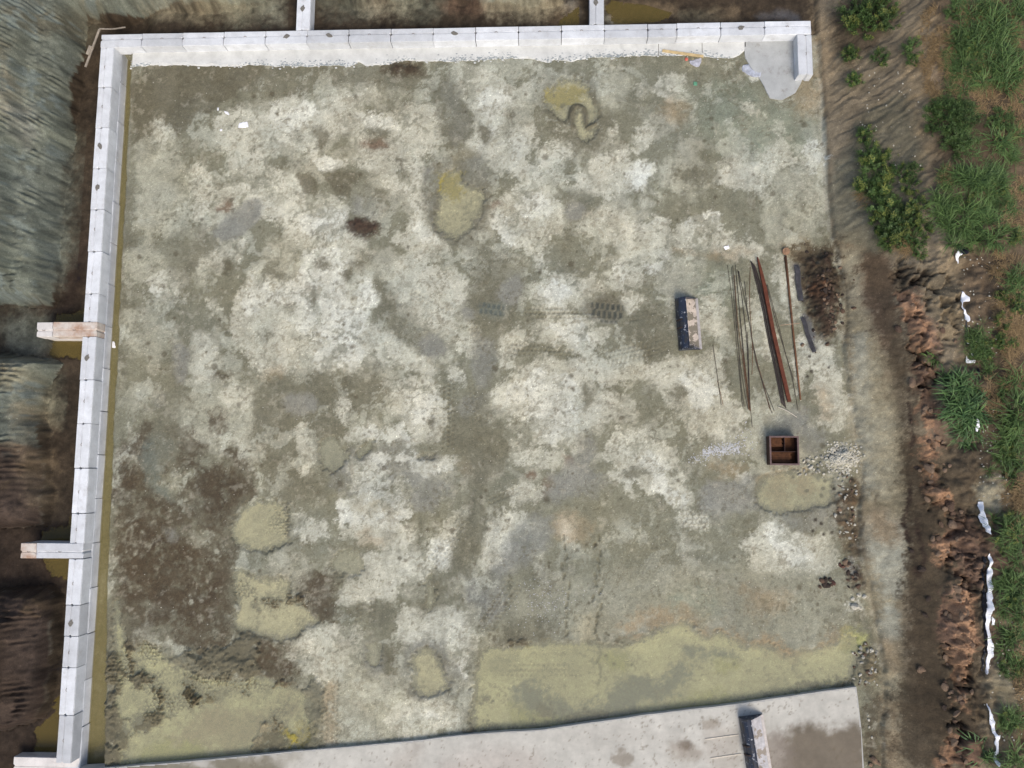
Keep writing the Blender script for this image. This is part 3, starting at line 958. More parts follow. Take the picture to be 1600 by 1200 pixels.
# ------------------------------------------------------------------ shrinkage cracks in the clay of the right bank
def cracks(poly, cell, st, dep, seed=0):
    P = [tuple(ut(a, b)[:2]) for a, b in pts(poly)]
    a = np.array(P)
    i0 = int((a[:, 0].min() - .1 - GX0) / SP); i1 = int(min((a[:, 0].max() + .1 - GX0) / SP, NXF))
    j0 = int(max((a[:, 1].min() - .1 - GY0) / SP, 0)); j1 = int((a[:, 1].max() + .1 - GY0) / SP)
    S = (slice(j0, j1), slice(max(i0, 0), i1))
    wa = fbm(X[S], Y[S], cell * .9, 4, 91, .6); wb = fbm(X[S], Y[S], cell * .9, 4, 95, .6)
    x = (X[S] + .42 * cell * wa) / cell; y = (Y[S] + .42 * cell * wb) / cell
    best = np.full(x.shape, 9.0); sec = np.full(x.shape, 9.0)
    val = np.zeros(x.shape)
    xi = np.floor(x).astype(np.int64); yi = np.floor(y).astype(np.int64)
    for dj in (-1, 0, 1):
        for di in (-1, 0, 1):
            a_, b_ = xi + di, yi + dj
            h1 = TAB[(a_ * 7919 + b_ * 104729 + seed * 31) & 65535]; h2 = TAB[(a_ * 15731 + b_ * 789221 + seed * 17 + 5) & 65535]
            d = np.hypot(x - a_ - h1, y - b_ - h2)
            val = np.where(d < best, h1, val)
            sec = np.minimum(sec, np.maximum(best, d)); best = np.minimum(best, d)
    e = (sec - best) * cell
    msk = sstep(0.1, -0.25, sd_poly(X[S], Y[S], P) + .25 * WN[S])
    m = sstep(0.10, 0.03, e) * msk * sstep(-.1, .5, fbm(X[S], Y[S], .7, 3, 97) + .25)
    st = min(.92, st * .95)
    TINT[S] = TINT[S] * (1 - st * m[..., None]) + rgb(44, 34, 28) * st * m[..., None]
    TINT[S] *= (1 + (val - .5) * .55 * msk)[..., None]
    H[S] += -dep * m + (val - .5) * dep * 1.7 * msk


cracks("1395,400 1450,400 1500,440 1500,520 1470,540 1475,600 1440,620 1400,480", .5, .75, .2)
cracks("1480,800 1545,790 1545,950 1520,960 1500,900", .4, .7, .12, 3)
cracks("1465,840 1500,830 1510,890 1470,900", .6, .7, .24, 4)
cracks("1470,900 1525,890 1525,1110 1490,1110 1470,1000", .62, .75, .27, 5)
cracks("1480,1130 1530,1120 1540,1200 1480,1200", .6, .6, .24, 6)
cracks("1430,600 1475,600 1480,800 1450,800", .7, .55, .2, 7)
cracks("1540,830 1550,1100 1535,1110 1525,900", .36, .5, .05, 8)


# heaps: loose dark soil by the rods, rubble by the box, mound at the foot of the bank, clods
def heap(poly, hgt, lump, seed, col=None, fn=None):
    P = [tuple((fn or ut)(a, b)[:2]) for a, b in pts(poly)]
    P = chaikin(P, 1)
    a = np.array(P)
    i0 = int((a[:, 0].min() - .5 - GX0) / SP); i1 = int(min((a[:, 0].max() + .5 - GX0) / SP, NXF))
    j0 = int(max((a[:, 1].min() - .5 - GY0) / SP, 0)); j1 = int((a[:, 1].max() + .5 - GY0) / SP)
    S = (slice(j0, j1), slice(max(i0, 0), i1))
    sd = sd_poly(X[S], Y[S], P) + .15 * WN[S]
    k = sstep(0.05, -0.7, sd)
    nz = fbm(X[S], Y[S], .3, 4, seed, .65)
    H[S] += hgt * k * (1 + .3 * N1[S]) + lump * sstep(.08, -.15, sd) * nz
    if col is not None:
        al = sstep(.16, -.3, sd + .12 * sp1[S]) * np.clip(.7 + .5 * nz, 0, 1)
        TINT[S] = TINT[S] * (1 - al[..., None]) + rgb(*col) * al[..., None]
        TINT[S] *= (1 + .35 * nz * al)[..., None]


heap("1252,402 1285,390 1306,396 1313,420 1317,456 1311,492 1306,527 1290,532 1270,502 1257,472 1254,432", .35, .12, 101, (56, 44, 36), lambda a, b: up(a, b, .2))
heap("1262,440 1290,435 1300,465 1270,475", .1, .08, 102, (84, 60, 44), lambda a, b: up(a, b, .3))
heap("1300,705 1318,692 1340,702 1344,722 1330,738 1308,738 1290,728 1275,722", .25, .08, 103, (172, 168, 152), lambda a, b: up(a, b, .1))
heap("1300,790 1330,745 1345,765 1345,860 1335,880 1318,850", .15, .1, 104, (92, 76, 58), lambda a, b: up(a, b, .1))
heap("1318,880 1338,870 1352,905 1345,922 1328,918", .15, .1, 105, (62, 48, 40), lambda a, b: up(a, b, .1))
heap("1340,1020 1365,1010 1378,1050 1370,1070 1345,1065", .18, .1, 106, (108, 98, 78), lambda a, b: up(a, b, .1))
heap("600,102 625,95 650,98 664,108 650,115 620,117", .08, .07, 107, (62, 50, 40), lambda a, b: up(a, b, .05))
heap("543,345 552,338 570,341 590,349 594,361 580,369 560,368 543,361", .06, .05, 108, (74, 58, 48), lambda a, b: up(a, b, .05))
heap("1242,772 1268,764 1272,790 1250,795", .0, .0, 109, None, lambda a, b: up(a, b, .05))
heap("1480,930 1515,905 1522,960 1520,1020 1508,1100 1496,1095 1495,1050 1478,1000", .5, .14, 110)
heap("1458,845 1485,835 1500,850 1495,875 1470,885", .45, .12, 111)
heap("1402,455 1440,470 1452,560 1440,580 1420,520", .4, .12, 112)
heap("1435,630 1450,640 1465,760 1455,780 1440,700", .4, .1, 113)
heap("1440,770 1470,762 1486,780 1478,800 1455,790", .4, .1, 114)
heap("1532,750 1558,746 1570,770 1562,800 1540,804", .2, .03, 115)
heap("1400,20 1425,50 1450,200 1455,230 1440,240 1420,150", -.08, .02, 116)
# gullies in the ledge: dark slots
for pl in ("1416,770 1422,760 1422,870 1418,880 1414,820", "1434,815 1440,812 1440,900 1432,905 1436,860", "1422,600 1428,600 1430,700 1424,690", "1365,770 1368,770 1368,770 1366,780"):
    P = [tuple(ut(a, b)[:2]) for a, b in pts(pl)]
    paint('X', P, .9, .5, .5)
    heap(pl, -.25, .0, 120)

# hollows behind the walls where muddy water stands
for pl, z, zt in (("90,492 132,485 130,562 80,556 84,530", -.6, -.63), ("66,828 114,822 108,902 84,898 70,878", -.6, -.63), ("56,1140 96,1110 92,1185 58,1178", -.6, -.63),
                  ("948,6 1005,5 1050,14 1062,28 1020,36 960,38", .0, -.02), ("884,22 906,8 906,42 872,42", .0, -.02)):
    P = [tuple(up(a, b, z)[:2]) for a, b in pts(pl)]
    k = sstep(.12, -.12, sd_poly(X, Y, P) + .16 * WN)
    H = H * (1 - k) + np.minimum(H, zt) * k
# soft rough skin everywhere
H += 0.006 * sp1 + 0.010 * sp2 * (DPIT > -.2)
lowz = (Y > -1.35) * (Y < -0.2) * (X > 1.0) * (X < 30.4) + (X > 27.5) * (X < 30.4) * (Y > -3.2) * (Y < -.2)
H = np.where(lowz > 0, np.minimum(H, .055), H)
TINT = TINT * (1 + flo[..., None] * np.array([-.003, .004, -.022]))
TINT = np.clip(TINT, 0.012, 0.85)
# ------------------------------------------------------------------ materials
def mat(name):
    m = bpy.data.materials.new(name)
    m.use_nodes = True
    nt = m.node_tree
    b = nt.nodes['Principled BSDF']
    return m, nt, b


def nd(nt, t, **k):
    n = nt.nodes.new(t)
    for a, v in k.items():
        if a in n.inputs.keys():
            n.inputs[a].default_value = v
        else:
            setattr(n, a, v)
    return n


def noise_mul(nt, col_out, scale, lo, hi, detail=6, coord=None, frm=.3, to=.7):
    """multiply a colour by a noise between lo and hi"""
    n = nd(nt, 'ShaderNodeTexNoise', Scale=scale, Detail=detail, Roughness=.65)
    if coord:
        nt.links.new(coord, n.inputs['Vector'])
    r = nd(nt, 'ShaderNodeMapRange')
    r.inputs['From Min'].default_value = frm
    r.inputs['From Max'].default_value = to
    r.inputs['To Min'].default_value = lo
    r.inputs['To Max'].default_value = hi
    nt.links.new(n.outputs['Fac'], r.inputs['Value'])
    mx = nd(nt, 'ShaderNodeVectorMath', operation='SCALE')
    nt.links.new(col_out, mx.inputs[0])
    nt.links.new(r.outputs[0], mx.inputs['Scale'])
    return mx.outputs[0]


def simple(name, col, rough=.8, metal=0.0, var=.25, scale=8, bump=.0, bscale=40, spec=.3):
    m, nt, b = mat(name)
    tc = nd(nt, 'ShaderNodeTexCoord')
    c = nd(nt, 'ShaderNodeRGB')
    c.outputs[0].default_value = list(col) + [1]
    o = noise_mul(nt, c.outputs[0], scale, 1 - var, 1 + var, coord=tc.outputs['Object'])
    nt.links.new(o, b.inputs['Base Color'])
    b.inputs['Roughness'].default_value = rough
    b.inputs['Metallic'].default_value = metal
    b.inputs['Specular IOR Level'].default_value = spec
    if bump:
        n = nd(nt, 'ShaderNodeTexNoise', Scale=bscale, Detail=6)
        nt.links.new(tc.outputs['Object'], n.inputs['Vector'])
        bp = nd(nt, 'ShaderNodeBump', Strength=bump, Distance=.02)
        nt.links.new(n.outputs['Fac'], bp.inputs['Height'])
        nt.links.new(bp.outputs[0], b.inputs['Normal'])
    return m


def attr_mat(name, rough=.85, bump=.35):
    m, nt, b = mat(name)
    at = nd(nt, 'ShaderNodeAttribute', attribute_name='tint')
    ge = nd(nt, 'ShaderNodeNewGeometry')
    o = noise_mul(nt, at.outputs['Color'], 26, .72, 1.25, 5, ge.outputs['Position'])
    o = noise_mul(nt, o, 7, .86, 1.14, 6, ge.outputs['Position'])
    # grit: single pale and dark grains
    v = nd(nt, 'ShaderNodeTexVoronoi', Scale=15, feature='F1')
    nt.links.new(ge.outputs['Position'], v.inputs['Vector'])
    sep = nd(nt, 'ShaderNodeSeparateColor')
    nt.links.new(v.outputs['Color'], sep.inputs[0])
    gt = nd(nt, 'ShaderNodeMath', operation='GREATER_THAN')
    gt.inputs[1].default_value = .965
    nt.links.new(sep.outputs[0], gt.inputs[0])
    lt = nd(nt, 'ShaderNodeMath', operation='LESS_THAN')
    lt.inputs[1].default_value = .34
    nt.links.new(v.outputs['Distance'], lt.inputs[0])
    mu = nd(nt, 'ShaderNodeMath', operation='MULTIPLY')
    nt.links.new(gt.outputs[0], mu.inputs[0]); nt.links.new(lt.outputs[0], mu.inputs[1])
    mu2 = nd(nt, 'ShaderNodeMath', operation='MULTIPLY')
    mu2.inputs[1].default_value = .55
    nt.links.new(mu.outputs[0], mu2.inputs[0])
    mx = nd(nt, 'ShaderNodeMix', data_type='RGBA')
    nt.links.new(mu2.outputs[0], mx.inputs['Factor'])
    nt.links.new(o, mx.inputs[6])
    gs = nd(nt, 'ShaderNodeVectorMath', operation='SCALE')
    gs.inputs['Scale'].default_value = 2.0
    nt.links.new(o, gs.inputs[0])
    nt.links.new(gs.outputs[0], mx.inputs[7])
    nt.links.new(mx.outputs[2], b.inputs['Base Color'])
    b.inputs['Roughness'].default_value = rough
    b.inputs['Specular IOR Level'].default_value = .2
    n = nd(nt, 'ShaderNodeTexNoise', Scale=14, Detail=8, Roughness=.7)
    nt.links.new(ge.outputs['Position'], n.inputs['Vector'])
    bp = nd(nt, 'ShaderNodeBump', Strength=bump, Distance=.06)
    nt.links.new(n.outputs['Fac'], bp.inputs['Height'])
    nt.links.new(bp.outputs[0], b.inputs['Normal'])
    return m


M_GROUND = attr_mat('earth')


def concrete(name, col, stain=(.30, .27, .22), amt=.35, var=.16, rust=None):
    m, nt, b = mat(name)
    tc = nd(nt, 'ShaderNodeTexCoord')
    oi = nd(nt, 'ShaderNodeObjectInfo')
    ge = nd(nt, 'ShaderNodeNewGeometry')
    c = nd(nt, 'ShaderNodeRGB')
    c.outputs[0].default_value = list(col) + [1]
    r = nd(nt, 'ShaderNodeMapRange')
    r.inputs['To Min'].default_value = 1 - var
    r.inputs['To Max'].default_value = 1 + var * .45
    nt.links.new(oi.outputs['Random'], r.inputs['Value'])
    sc = nd(nt, 'ShaderNodeVectorMath', operation='SCALE')
    nt.links.new(c.outputs[0], sc.inputs[0]); nt.links.new(r.outputs[0], sc.inputs['Scale'])
    o = noise_mul(nt, sc.outputs[0], 1.6, .84, 1.12, 5, ge.outputs['Position'])
    o = noise_mul(nt, o, 30, .92, 1.06, 4, ge.outputs['Position'])
    n = nd(nt, 'ShaderNodeTexNoise', Scale=2.3, Detail=7, Roughness=.7)
    nt.links.new(ge.outputs['Position'], n.inputs['Vector'])
    cr = nd(nt, 'ShaderNodeMapRange')
    cr.inputs['From Min'].default_value = .55; cr.inputs['From Max'].default_value = .78
    cr.inputs['To Max'].default_value = amt
    nt.links.new(n.outputs['Fac'], cr.inputs['Value'])
    mx = nd(nt, 'ShaderNodeMix', data_type='RGBA')
    nt.links.new(cr.outputs[0], mx.inputs['Factor'])
    nt.links.new(o, mx.inputs[6])
    mx.inputs[7].default_value = list(stain) + [1]
    last = mx.outputs[2]
    if rust:
        n2 = nd(nt, 'ShaderNodeTexNoise', Scale=2.0, Detail=6, Roughness=.6)
        nt.links.new(ge.outputs['Position'], n2.inputs['Vector'])
        c2 = nd(nt, 'ShaderNodeMapRange')
        c2.inputs['From Min'].default_value = .40; c2.inputs['From Max'].default_value = .66
        c2.inputs['To Max'].default_value = rust
        nt.links.new(n2.outputs['Fac'], c2.inputs['Value'])
        m2 = nd(nt, 'ShaderNodeMix', data_type='RGBA')
        nt.links.new(c2.outputs[0], m2.inputs['Factor'])
        nt.links.new(last, m2.inputs[6])
        m2.inputs[7].default_value = (.32, .15, .07, 1)
        last = m2.outputs[2]
    nt.links.new(last, b.inputs['Base Color'])
    b.inputs['Roughness'].default_value = .85
    b.inputs['Specular IOR Level'].default_value = .2
    bp = nd(nt, 'ShaderNodeBump', Strength=.12, Distance=.02)
    nn = nd(nt, 'ShaderNodeTexNoise', Scale=25, Detail=6)
    nt.links.new(ge.outputs['Position'], nn.inputs['Vector'])
    nt.links.new(nn.outputs['Fac'], bp.inputs['Height'])
    nt.links.new(bp.outputs[0], b.inputs['Normal'])
    return m


M_CONC = concrete('precast_concrete', (.63, .65, .67), (.33, .31, .28), amt=.5, var=.22)
M_CONC_RUST = concrete('rust_stained_concrete', (.68, .62, .55), amt=.3, rust=.75)
M_CONC_DIRTY = concrete('scuffed_concrete', (.66, .63, .60), (.2, .14, .1), .55)
M_FOOT = concrete('white_blinding_concrete', (.57, .575, .55), (.32, .34, .34), .5, .02)
M_PAD = concrete('grey_pad_concrete', (.40, .41, .40), (.20, .18, .15), .8, .02)
M_NOTCH = simple('mortar_and_mud', (.16, .15, .13), .9, var=.3, scale=30)


def water(name, col, murk):
    m = bpy.data.materials.new(name)
    m.use_nodes = True
    nt = m.node_tree
    nt.nodes.clear()
    out = nd(nt, 'ShaderNodeOutputMaterial')
    tr = nd(nt, 'ShaderNodeBsdfTransparent')
    tr.inputs[0].default_value = (.985, .98, .96, 1)
    df = nd(nt, 'ShaderNodeBsdfDiffuse')
    df.inputs[0].default_value = list(col) + [1]
    mx = nd(nt, 'ShaderNodeMixShader')
    mx.inputs[0].default_value = murk
    nt.links.new(tr.outputs[0], mx.inputs[1]); nt.links.new(df.outputs[0], mx.inputs[2])
    gl = nd(nt, 'ShaderNodeBsdfGlossy')
    gl.inputs['Roughness'].default_value = .06
    fr = nd(nt, 'ShaderNodeFresnel', IOR=1.33)
    m2 = nd(nt, 'ShaderNodeMixShader')
    nt.links.new(fr.outputs[0], m2.inputs[0])
    nt.links.new(mx.outputs[0], m2.inputs[1]); nt.links.new(gl.outputs[0], m2.inputs[2])
    ge = nd(nt, 'ShaderNodeNewGeometry')
    n = nd(nt, 'ShaderNodeTexNoise', Scale=5, Detail=3)
    nt.links.new(ge.outputs['Position'], n.inputs['Vector'])
    bp = nd(nt, 'ShaderNodeBump', Strength=.05, Distance=.02)
    nt.links.new(n.outputs['Fac'], bp.inputs['Height'])
    nt.links.new(bp.outputs[0], gl.inputs['Normal'])
    nt.links.new(m2.outputs[0], out.inputs[0])
    return m


M_WATER = water('muddy_water', tuple(rgb(204, 203, 172)), .24)
M_WATER3 = water('dark_brown_water', tuple(rgb(108, 94, 50)), .7)
M_WATER2 = water('still_brown_water', tuple(rgb(140, 130, 86)), .6)


# ------------------------------------------------------------------ the ground sheet
def link(name, me, parent=None):
    o = bpy.data.objects.new(name, me)
    COL.objects.link(o)
    if parent:
        o.parent = parent
    return o


def tag(o, label, cat, group=None, kind=None):
    o['label'] = label
    o['category'] = cat
    if group:
        o['group'] = group
    if kind:
        o['kind'] = kind
    return o


def smooth(me):
    me.polygons.foreach_set('use_smooth', np.ones(len(me.polygons), bool))


def build_ground():
    # the fine sheet, with widening rings so that it reaches the horizon
    ex = np.array([0.3, 0.9, 2.0, 4.5, 10, 22, 50, 110, 240, 500, 900])
    xs = np.concatenate([GX0 - ex[::-1], gx, gx[-1] + ex])
    ys = np.concatenate([GY0 - ex[::-1], gy, gy[-1] + ex])
    k = len(ex)
    nx, ny = len(xs), len(ys)
    XX, YY = np.meshgrid(xs, ys)
    Hf = np.pad(H, k, mode='edge')
    Tf = np.pad(TINT, ((k, k), (k, k), (0, 0)), mode='edge')
    # beyond the picture the field runs on level
    far = np.maximum(np.maximum(GX0 - XX, XX - gx[-1]), np.maximum(GY0 - YY, YY - gy[-1]))
    wfar = sstep(1.0, 9.0, far)
    Hf = Hf * (1 - wfar) + wfar * 2.6
    fc = rgb(104, 92, 62)
    wc = sstep(0.5, 6, far)[..., None]
    Tf = Tf * (1 - wc) + fc * wc
    co = np.stack([XX, YY, Hf], -1).reshape(-1, 3).astype(np.float32)
    me = bpy.data.meshes.new('ground')
    n = nx * ny
    idx = np.arange(n).reshape(ny, nx)
    q = np.stack([idx[:-1, :-1], idx[:-1, 1:], idx[1:, 1:], idx[1:, :-1]], -1).reshape(-1, 4)
    me.vertices.add(n)
    me.vertices.foreach_set('co', co.ravel())
    me.loops.add(q.size)
    me.loops.foreach_set('vertex_index', q.ravel().astype(np.int32))
    me.polygons.add(len(q))
    me.polygons.foreach_set('loop_start', np.arange(0, q.size, 4, dtype=np.int32))
    me.polygons.foreach_set('loop_total', np.full(len(q), 4, np.int32))
    me.update(calc_edges=True)
    smooth(me)
    a = me.attributes.new('tint', 'FLOAT_COLOR', 'POINT')
    c4 = np.ones((n, 4), np.float32)
    c4[:, :3] = Tf.reshape(-1, 3)
    a.data.foreach_set('color', c4.ravel())
    me.materials.append(M_GROUND)
    o = link('ground', me)
    o['kind'] = 'structure'
    return o


build_ground()


def pool(P, z, m, grow=.35):
    a = np.array(chaikin(P, 1))
    # grow outwards a little: the ground itself cuts the shoreline
    nrm = np.zeros_like(a)
    t = np.roll(a, -1, 0) - np.roll(a, 1, 0)
    nrm[:, 0], nrm[:, 1] = t[:, 1], -t[:, 0]
    nrm /= np.linalg.norm(nrm, axis=1)[:, None] + 1e-9
    area = np.sum(a[:, 0] * np.roll(a[:, 1], -1) - np.roll(a[:, 0], -1) * a[:, 1])
    a = a + nrm * grow * (1 if area > 0 else -1)
    bm = bmesh.new()
    f = bm.faces.new([bm.verts.new((p[0], p[1], z)) for p in a])
    if f.normal.z < 0:
        f.normal_flip()
    bmesh.ops.triangulate(bm, faces=bm.faces[:])
    for f in bm.faces:
        f.normal_update()
        if f.normal.z < 0:
            f.normal_flip()
    me = bpy.data.meshes.new('puddle')
    bm.to_mesh(me)
    bm.free()
    me.materials.append(m)
    o = link('puddle', me)
    o['kind'] = 'structure'
    return o


for kd, P in POOLW:
    pool(P, -0.004, M_WATER, .15)
# ------------------------------------------------------------------ concrete blocks of the retaining wall
def bm_to(name, bm, m, parent=None, sm=False, loc=None):
    me = bpy.data.meshes.new(name)
    bmesh.ops.recalc_face_normals(bm, faces=bm.faces[:])
    bm.to_mesh(me)
    bm.free()
    for q in (m if isinstance(m, (list, tuple)) else [m]):
        me.materials.append(q)
    if sm:
        smooth(me)
    o = link(name, me, parent)
    if loc is not None:
        o.location = loc
    return o


def prism(bm, P, z0, z1, bev=0.0):
    lo = [bm.verts.new((x, y, z0)) for x, y in P]
    hi = [bm.verts.new((x, y, z1)) for x, y in P]
    n = len(P)
    fs = [bm.faces.new(hi), bm.faces.new(lo[::-1])]
    for i in range(n):
        fs.append(bm.faces.new([lo[i], lo[(i + 1) % n], hi[(i + 1) % n], hi[i]]))
    if bev:
        es = set()
        for e in fs[0].edges:
            es.add(e)
        for i in range(n):
            for e in lo[i].link_edges:
                if e.other_vert(lo[i]) is hi[i]:
                    es.add(e)
        bmesh.ops.bevel(bm, geom=list(es), offset=bev, segments=2, affect='EDGES', profile=.6)


def abox(bm, x0, x1, y0, y1, z0, z1, bev=0.0):
    prism(bm, [(x0, y0), (x1, y0), (x1, y1), (x0, y1)], z0, z1, bev)


BLOCK_ME = {}


def block_mesh(L, notch0=True, notch1=True, chip=0):
    """along +x from 0 to L, width 0..0.6 in y (y=0 is the outer side), top at z=0.6, with keyways and a stepped top"""
    key = (round(L, 2), notch0, notch1, chip)
    if key in BLOCK_ME:
        return BLOCK_ME[key]
    g = .009
    bm = bmesh.new()
    P = [(g, 0), (L - g, 0)]
    if notch1:
        P += [(L - g, .19), (L - g - .06, .25), (L - g, .31)]
    P += [(L - g, .6), (g, .6)]
    if notch0:
        P += [(g, .31), (g + .06, .25), (g, .19)]
    prism(bm, P, 0, .562, .008)
    # two raised strips on the top with a groove between them
    A = [(g + .004, .325), (g + .07, .268), (L - g - .07, .268), (L - g - .004, .325), (L - g - .004, .592), (g + .004, .592)]
    prism(bm, A, .50, .6, .012)
    A = [(g + .004, .008), (L - g - .004, .008), (L - g - .004, .175), (L - g - .07, .228), (g + .07, .228), (g + .004, .175)]
    prism(bm, A, .50, .578, .012)
    rr = random.Random(int(L * 100) + chip * 7)
    for v in bm.verts:
        v.co += Vector((rr.uniform(-1, 1), rr.uniform(-1, 1), rr.uniform(-1, 1))) * .0025
    me = bpy.data.meshes.new('concrete_block')
    bmesh.ops.recalc_face_normals(bm, faces=bm.faces[:])
    bm.to_mesh(me)
    bm.free()
    BLOCK_ME[key] = me
    return me


def tube(bm, P, r, n=8, cap=True):
    """round bar along points P"""
    P = [Vector(p) for p in P]
    rings = []
    for i, p in enumerate(P):
        t = (P[min(i + 1, len(P) - 1)] - P[max(i - 1, 0)]).normalized()
        a = t.orthogonal().normalized() if i == 0 else (rings_a - t * rings_a.dot(t)).normalized()
        rings_a = a
        b = t.cross(a)
        rad = r[i] if isinstance(r, (list, tuple)) else r
        rings.append([bm.verts.new(p + (a * math.cos(2 * math.pi * k / n) + b * math.sin(2 * math.pi * k / n)) * rad) for k in range(n)])
    for i in range(len(P) - 1):
        for k in range(n):
            bm.faces.new([rings[i][k], rings[i][(k + 1) % n], rings[i + 1][(k + 1) % n], rings[i + 1][k]])
    if cap:
        bm.faces.new(rings[0][::-1])
        bm.faces.new(rings[-1])


M_STEEL = simple('lifting_steel', (.22, .17, .13), .6, .6, .3)
bm = bmesh.new()
tube(bm, [(.055 * math.cos(a), 0, .035 * math.sin(a) - .006) for a in np.linspace(0, math.pi, 9)], .009, 6)
bmesh.ops.rotate(bm, verts=bm.verts, cent=(0, 0, 0), matrix=Matrix.Rotation(.9, 3, 'X'))
LOOP_ME = bpy.data.meshes.new('lifting_loop')
bm.to_mesh(LOOP_ME); bm.free()
LOOP_ME.materials.append(M_STEEL)
RECESS = []
for k in range(3):
    bm = bmesh.new()
    rr = random.Random(k)
    P = [(.13 * math.cos(a) * (1 + rr.uniform(-.25, .3)), .085 * math.sin(a) * (1 + rr.uniform(-.25, .3))) for a in np.linspace(0, 2 * math.pi, 11)[:-1]]
    prism(bm, P, -.03, .006)
    me = bpy.data.meshes.new('mud_filled_recess')
    bmesh.ops.recalc_face_normals(bm, faces=bm.faces[:])
    bm.to_mesh(me); bm.free()
    me.materials.append(M_NOTCH)
    RECESS.append(me)

BK = [0]


def block(x, y, rz, L, label, group, z=0.0, m=None, top='loop', n0=True, n1=True):
    me = block_mesh(L, n0, n1)
    if not me.materials:
        me.materials.append(M_CONC)
    o = link('concrete_block', me)
    o.location = (x + random.uniform(-.008, .008), y + random.uniform(-.008, .008), z)
    o.rotation_euler = (0, 0, rz + random.uniform(-.005, .005))
    tag(o, label, 'concrete block', group)
    if m:
        o.material_slots[0].link = 'OBJECT'
        o.material_slots[0].material = m
    BK[0] += 1
    if top == 'loop':
        c = link('lifting_loop', LOOP_ME, o)
        c.location = (L / 2 + random.uniform(-.06, .06), .27, .605)
    elif top == 'mud':
        c = link('mud_filled_recess', RECESS[BK[0] % 3], o)
        c.location = (L / 2 + random.uniform(-.1, .1), .27, .601)
        c.rotation_euler = (0, 0, random.uniform(-.4, .4))
    return o


ORD = ['first', 'second', 'third', 'fourth', 'fifth', 'sixth', 'seventh', 'eighth', 'ninth', 'tenth', 'eleventh', 'twelfth', 'thirteenth', 'fourteenth', 'fifteenth',
       'sixteenth', 'seventeenth', 'eighteenth', 'nineteenth', 'twentieth']
RZ_TOP = math.pi    # along +x, outer side to the back (+y): build with y reversed
# back wall: outer side is +y. A block rotated by 180 degrees runs to -x, its outer side up
bx = 0.0
lens = [1.8] * 13 + [1.2] + [1.8] * 3
# top marks seen: mud filled recess or loop
mud = {4: 'mud', 5: 'mud', 8: 'mud', 15: 'mud'}
for i, L in enumerate(lens):
    ez = 0.00034 * bx
    extra = 'small steel lifting loop on top' if i not in mud else 'dark mud in its lifting recess'
    if L < 1.5:
        lab = 'short pale concrete block in the back wall, near the yellow plank'
    elif i == 0:
        lab = 'corner concrete block where the back wall meets the left wall'
    elif i == len(lens) - 1:
        lab = 'last concrete block at the right end of the back wall'
        L = 1.9
    else:
        lab = 'pale concrete block, %s from the left along the back wall, %s' % (ORD[i], 'loop on top' if i not in mud else 'muddy recess on top')
    block(bx + L, 0, RZ_TOP, L, lab, 'concrete blocks of the back wall', ez, top=mud.get(i, 'loop'), n1=True, n0=(i != len(lens) - 1))
    bx += L
XEND = bx
# the return at the right end: outer side faces +x; runs to -y
block(XEND, -0.61, -math.pi / 2, 1.75, 'concrete block turned towards the pit at the right end of the back wall', 'concrete blocks of the back wall',
      0.01).scale = (1, -1, 1)

# left wall, upper course: outer side faces -x, runs to -y
yy = -0.6
seq = [1.8] * 6 + [1.2, 'beam'] + [1.8] * 4 + [1.2, 'beam'] + [1.8, 1.2, 1.2, 1.8, 1.8]
mudl = {2, 3, 7, 13}
bi = 0
for L in seq:
    dx = -0.0067 * yy
    if L == 'beam':
        yy -= .6
        continue
    g = 'concrete blocks of the left wall, upper course'
    if L < 1.5:
        nm = {6: 'short upper block of the left wall just above the rusty crosswise block', 11: 'short upper block of the left wall just above the white crosswise block',
              13: 'upper of the two neighbouring short blocks low in the left wall', 14: 'lower of the two neighbouring short blocks low in the left wall'}[bi]
    else:
        nm = 'pale upper course block, %s from the corner down the left wall, %s' % (ORD[bi], 'muddy recess on top' if bi in mudl else 'loop on top')
    # body from x=0 to .6 with the outer side at x=0
    o = block(dx * .0 + 0.0 + dx, yy - L, math.pi / 2, L, nm, g, 0.0, top='mud' if bi in mudl else 'loop')
    o.scale = (1, -1, 1)
    yy -= L
    bi += 1
YLEFT = yy
# lower course, half bond
yl = -0.6 - 1.8 * 2 - 1.8 + 0.565 + 1.8 * 3
n = 0
while yl > -33:
    L = 1.8
    y1 = yl - L
    dx = -0.0067 * yl
    lab = 'lower course block with wet foot, %s from the corner down the left wall' % ORD[n]
    o = block(dx + .012, y1, math.pi / 2, L, lab, 'concrete blocks of the left wall, lower course', -0.6, top=None)
    o.scale = (1, -1, 1)
    yl = y1
    n += 1


# beams: blocks set crosswise, running out to the cut face
def cross(px_y, x0, x1, y_top, lab0, lab1, m0, m1, z=0.0, low=True):
    dx = -0.0067 * y_top
    g = 'crosswise blocks of the left wall'
    a = block(x0, y_top - .6, 0, -1.2 - x0, lab0, g, z + .005, m=m0, n1=False)
    b = block(-1.2, y_top - .6, 0, 1.8 + dx, lab1, g, z + .005, m=m1, n0=False)
    if low:
        block(x0 + .04, y_top - .6, 0, -x0 - .06, 'lower crosswise block in the muddy water, under the %s one' % lab1.split()[0], 'lower crosswise blocks', z - .597, m=M_CONC_DIRTY, top=None)


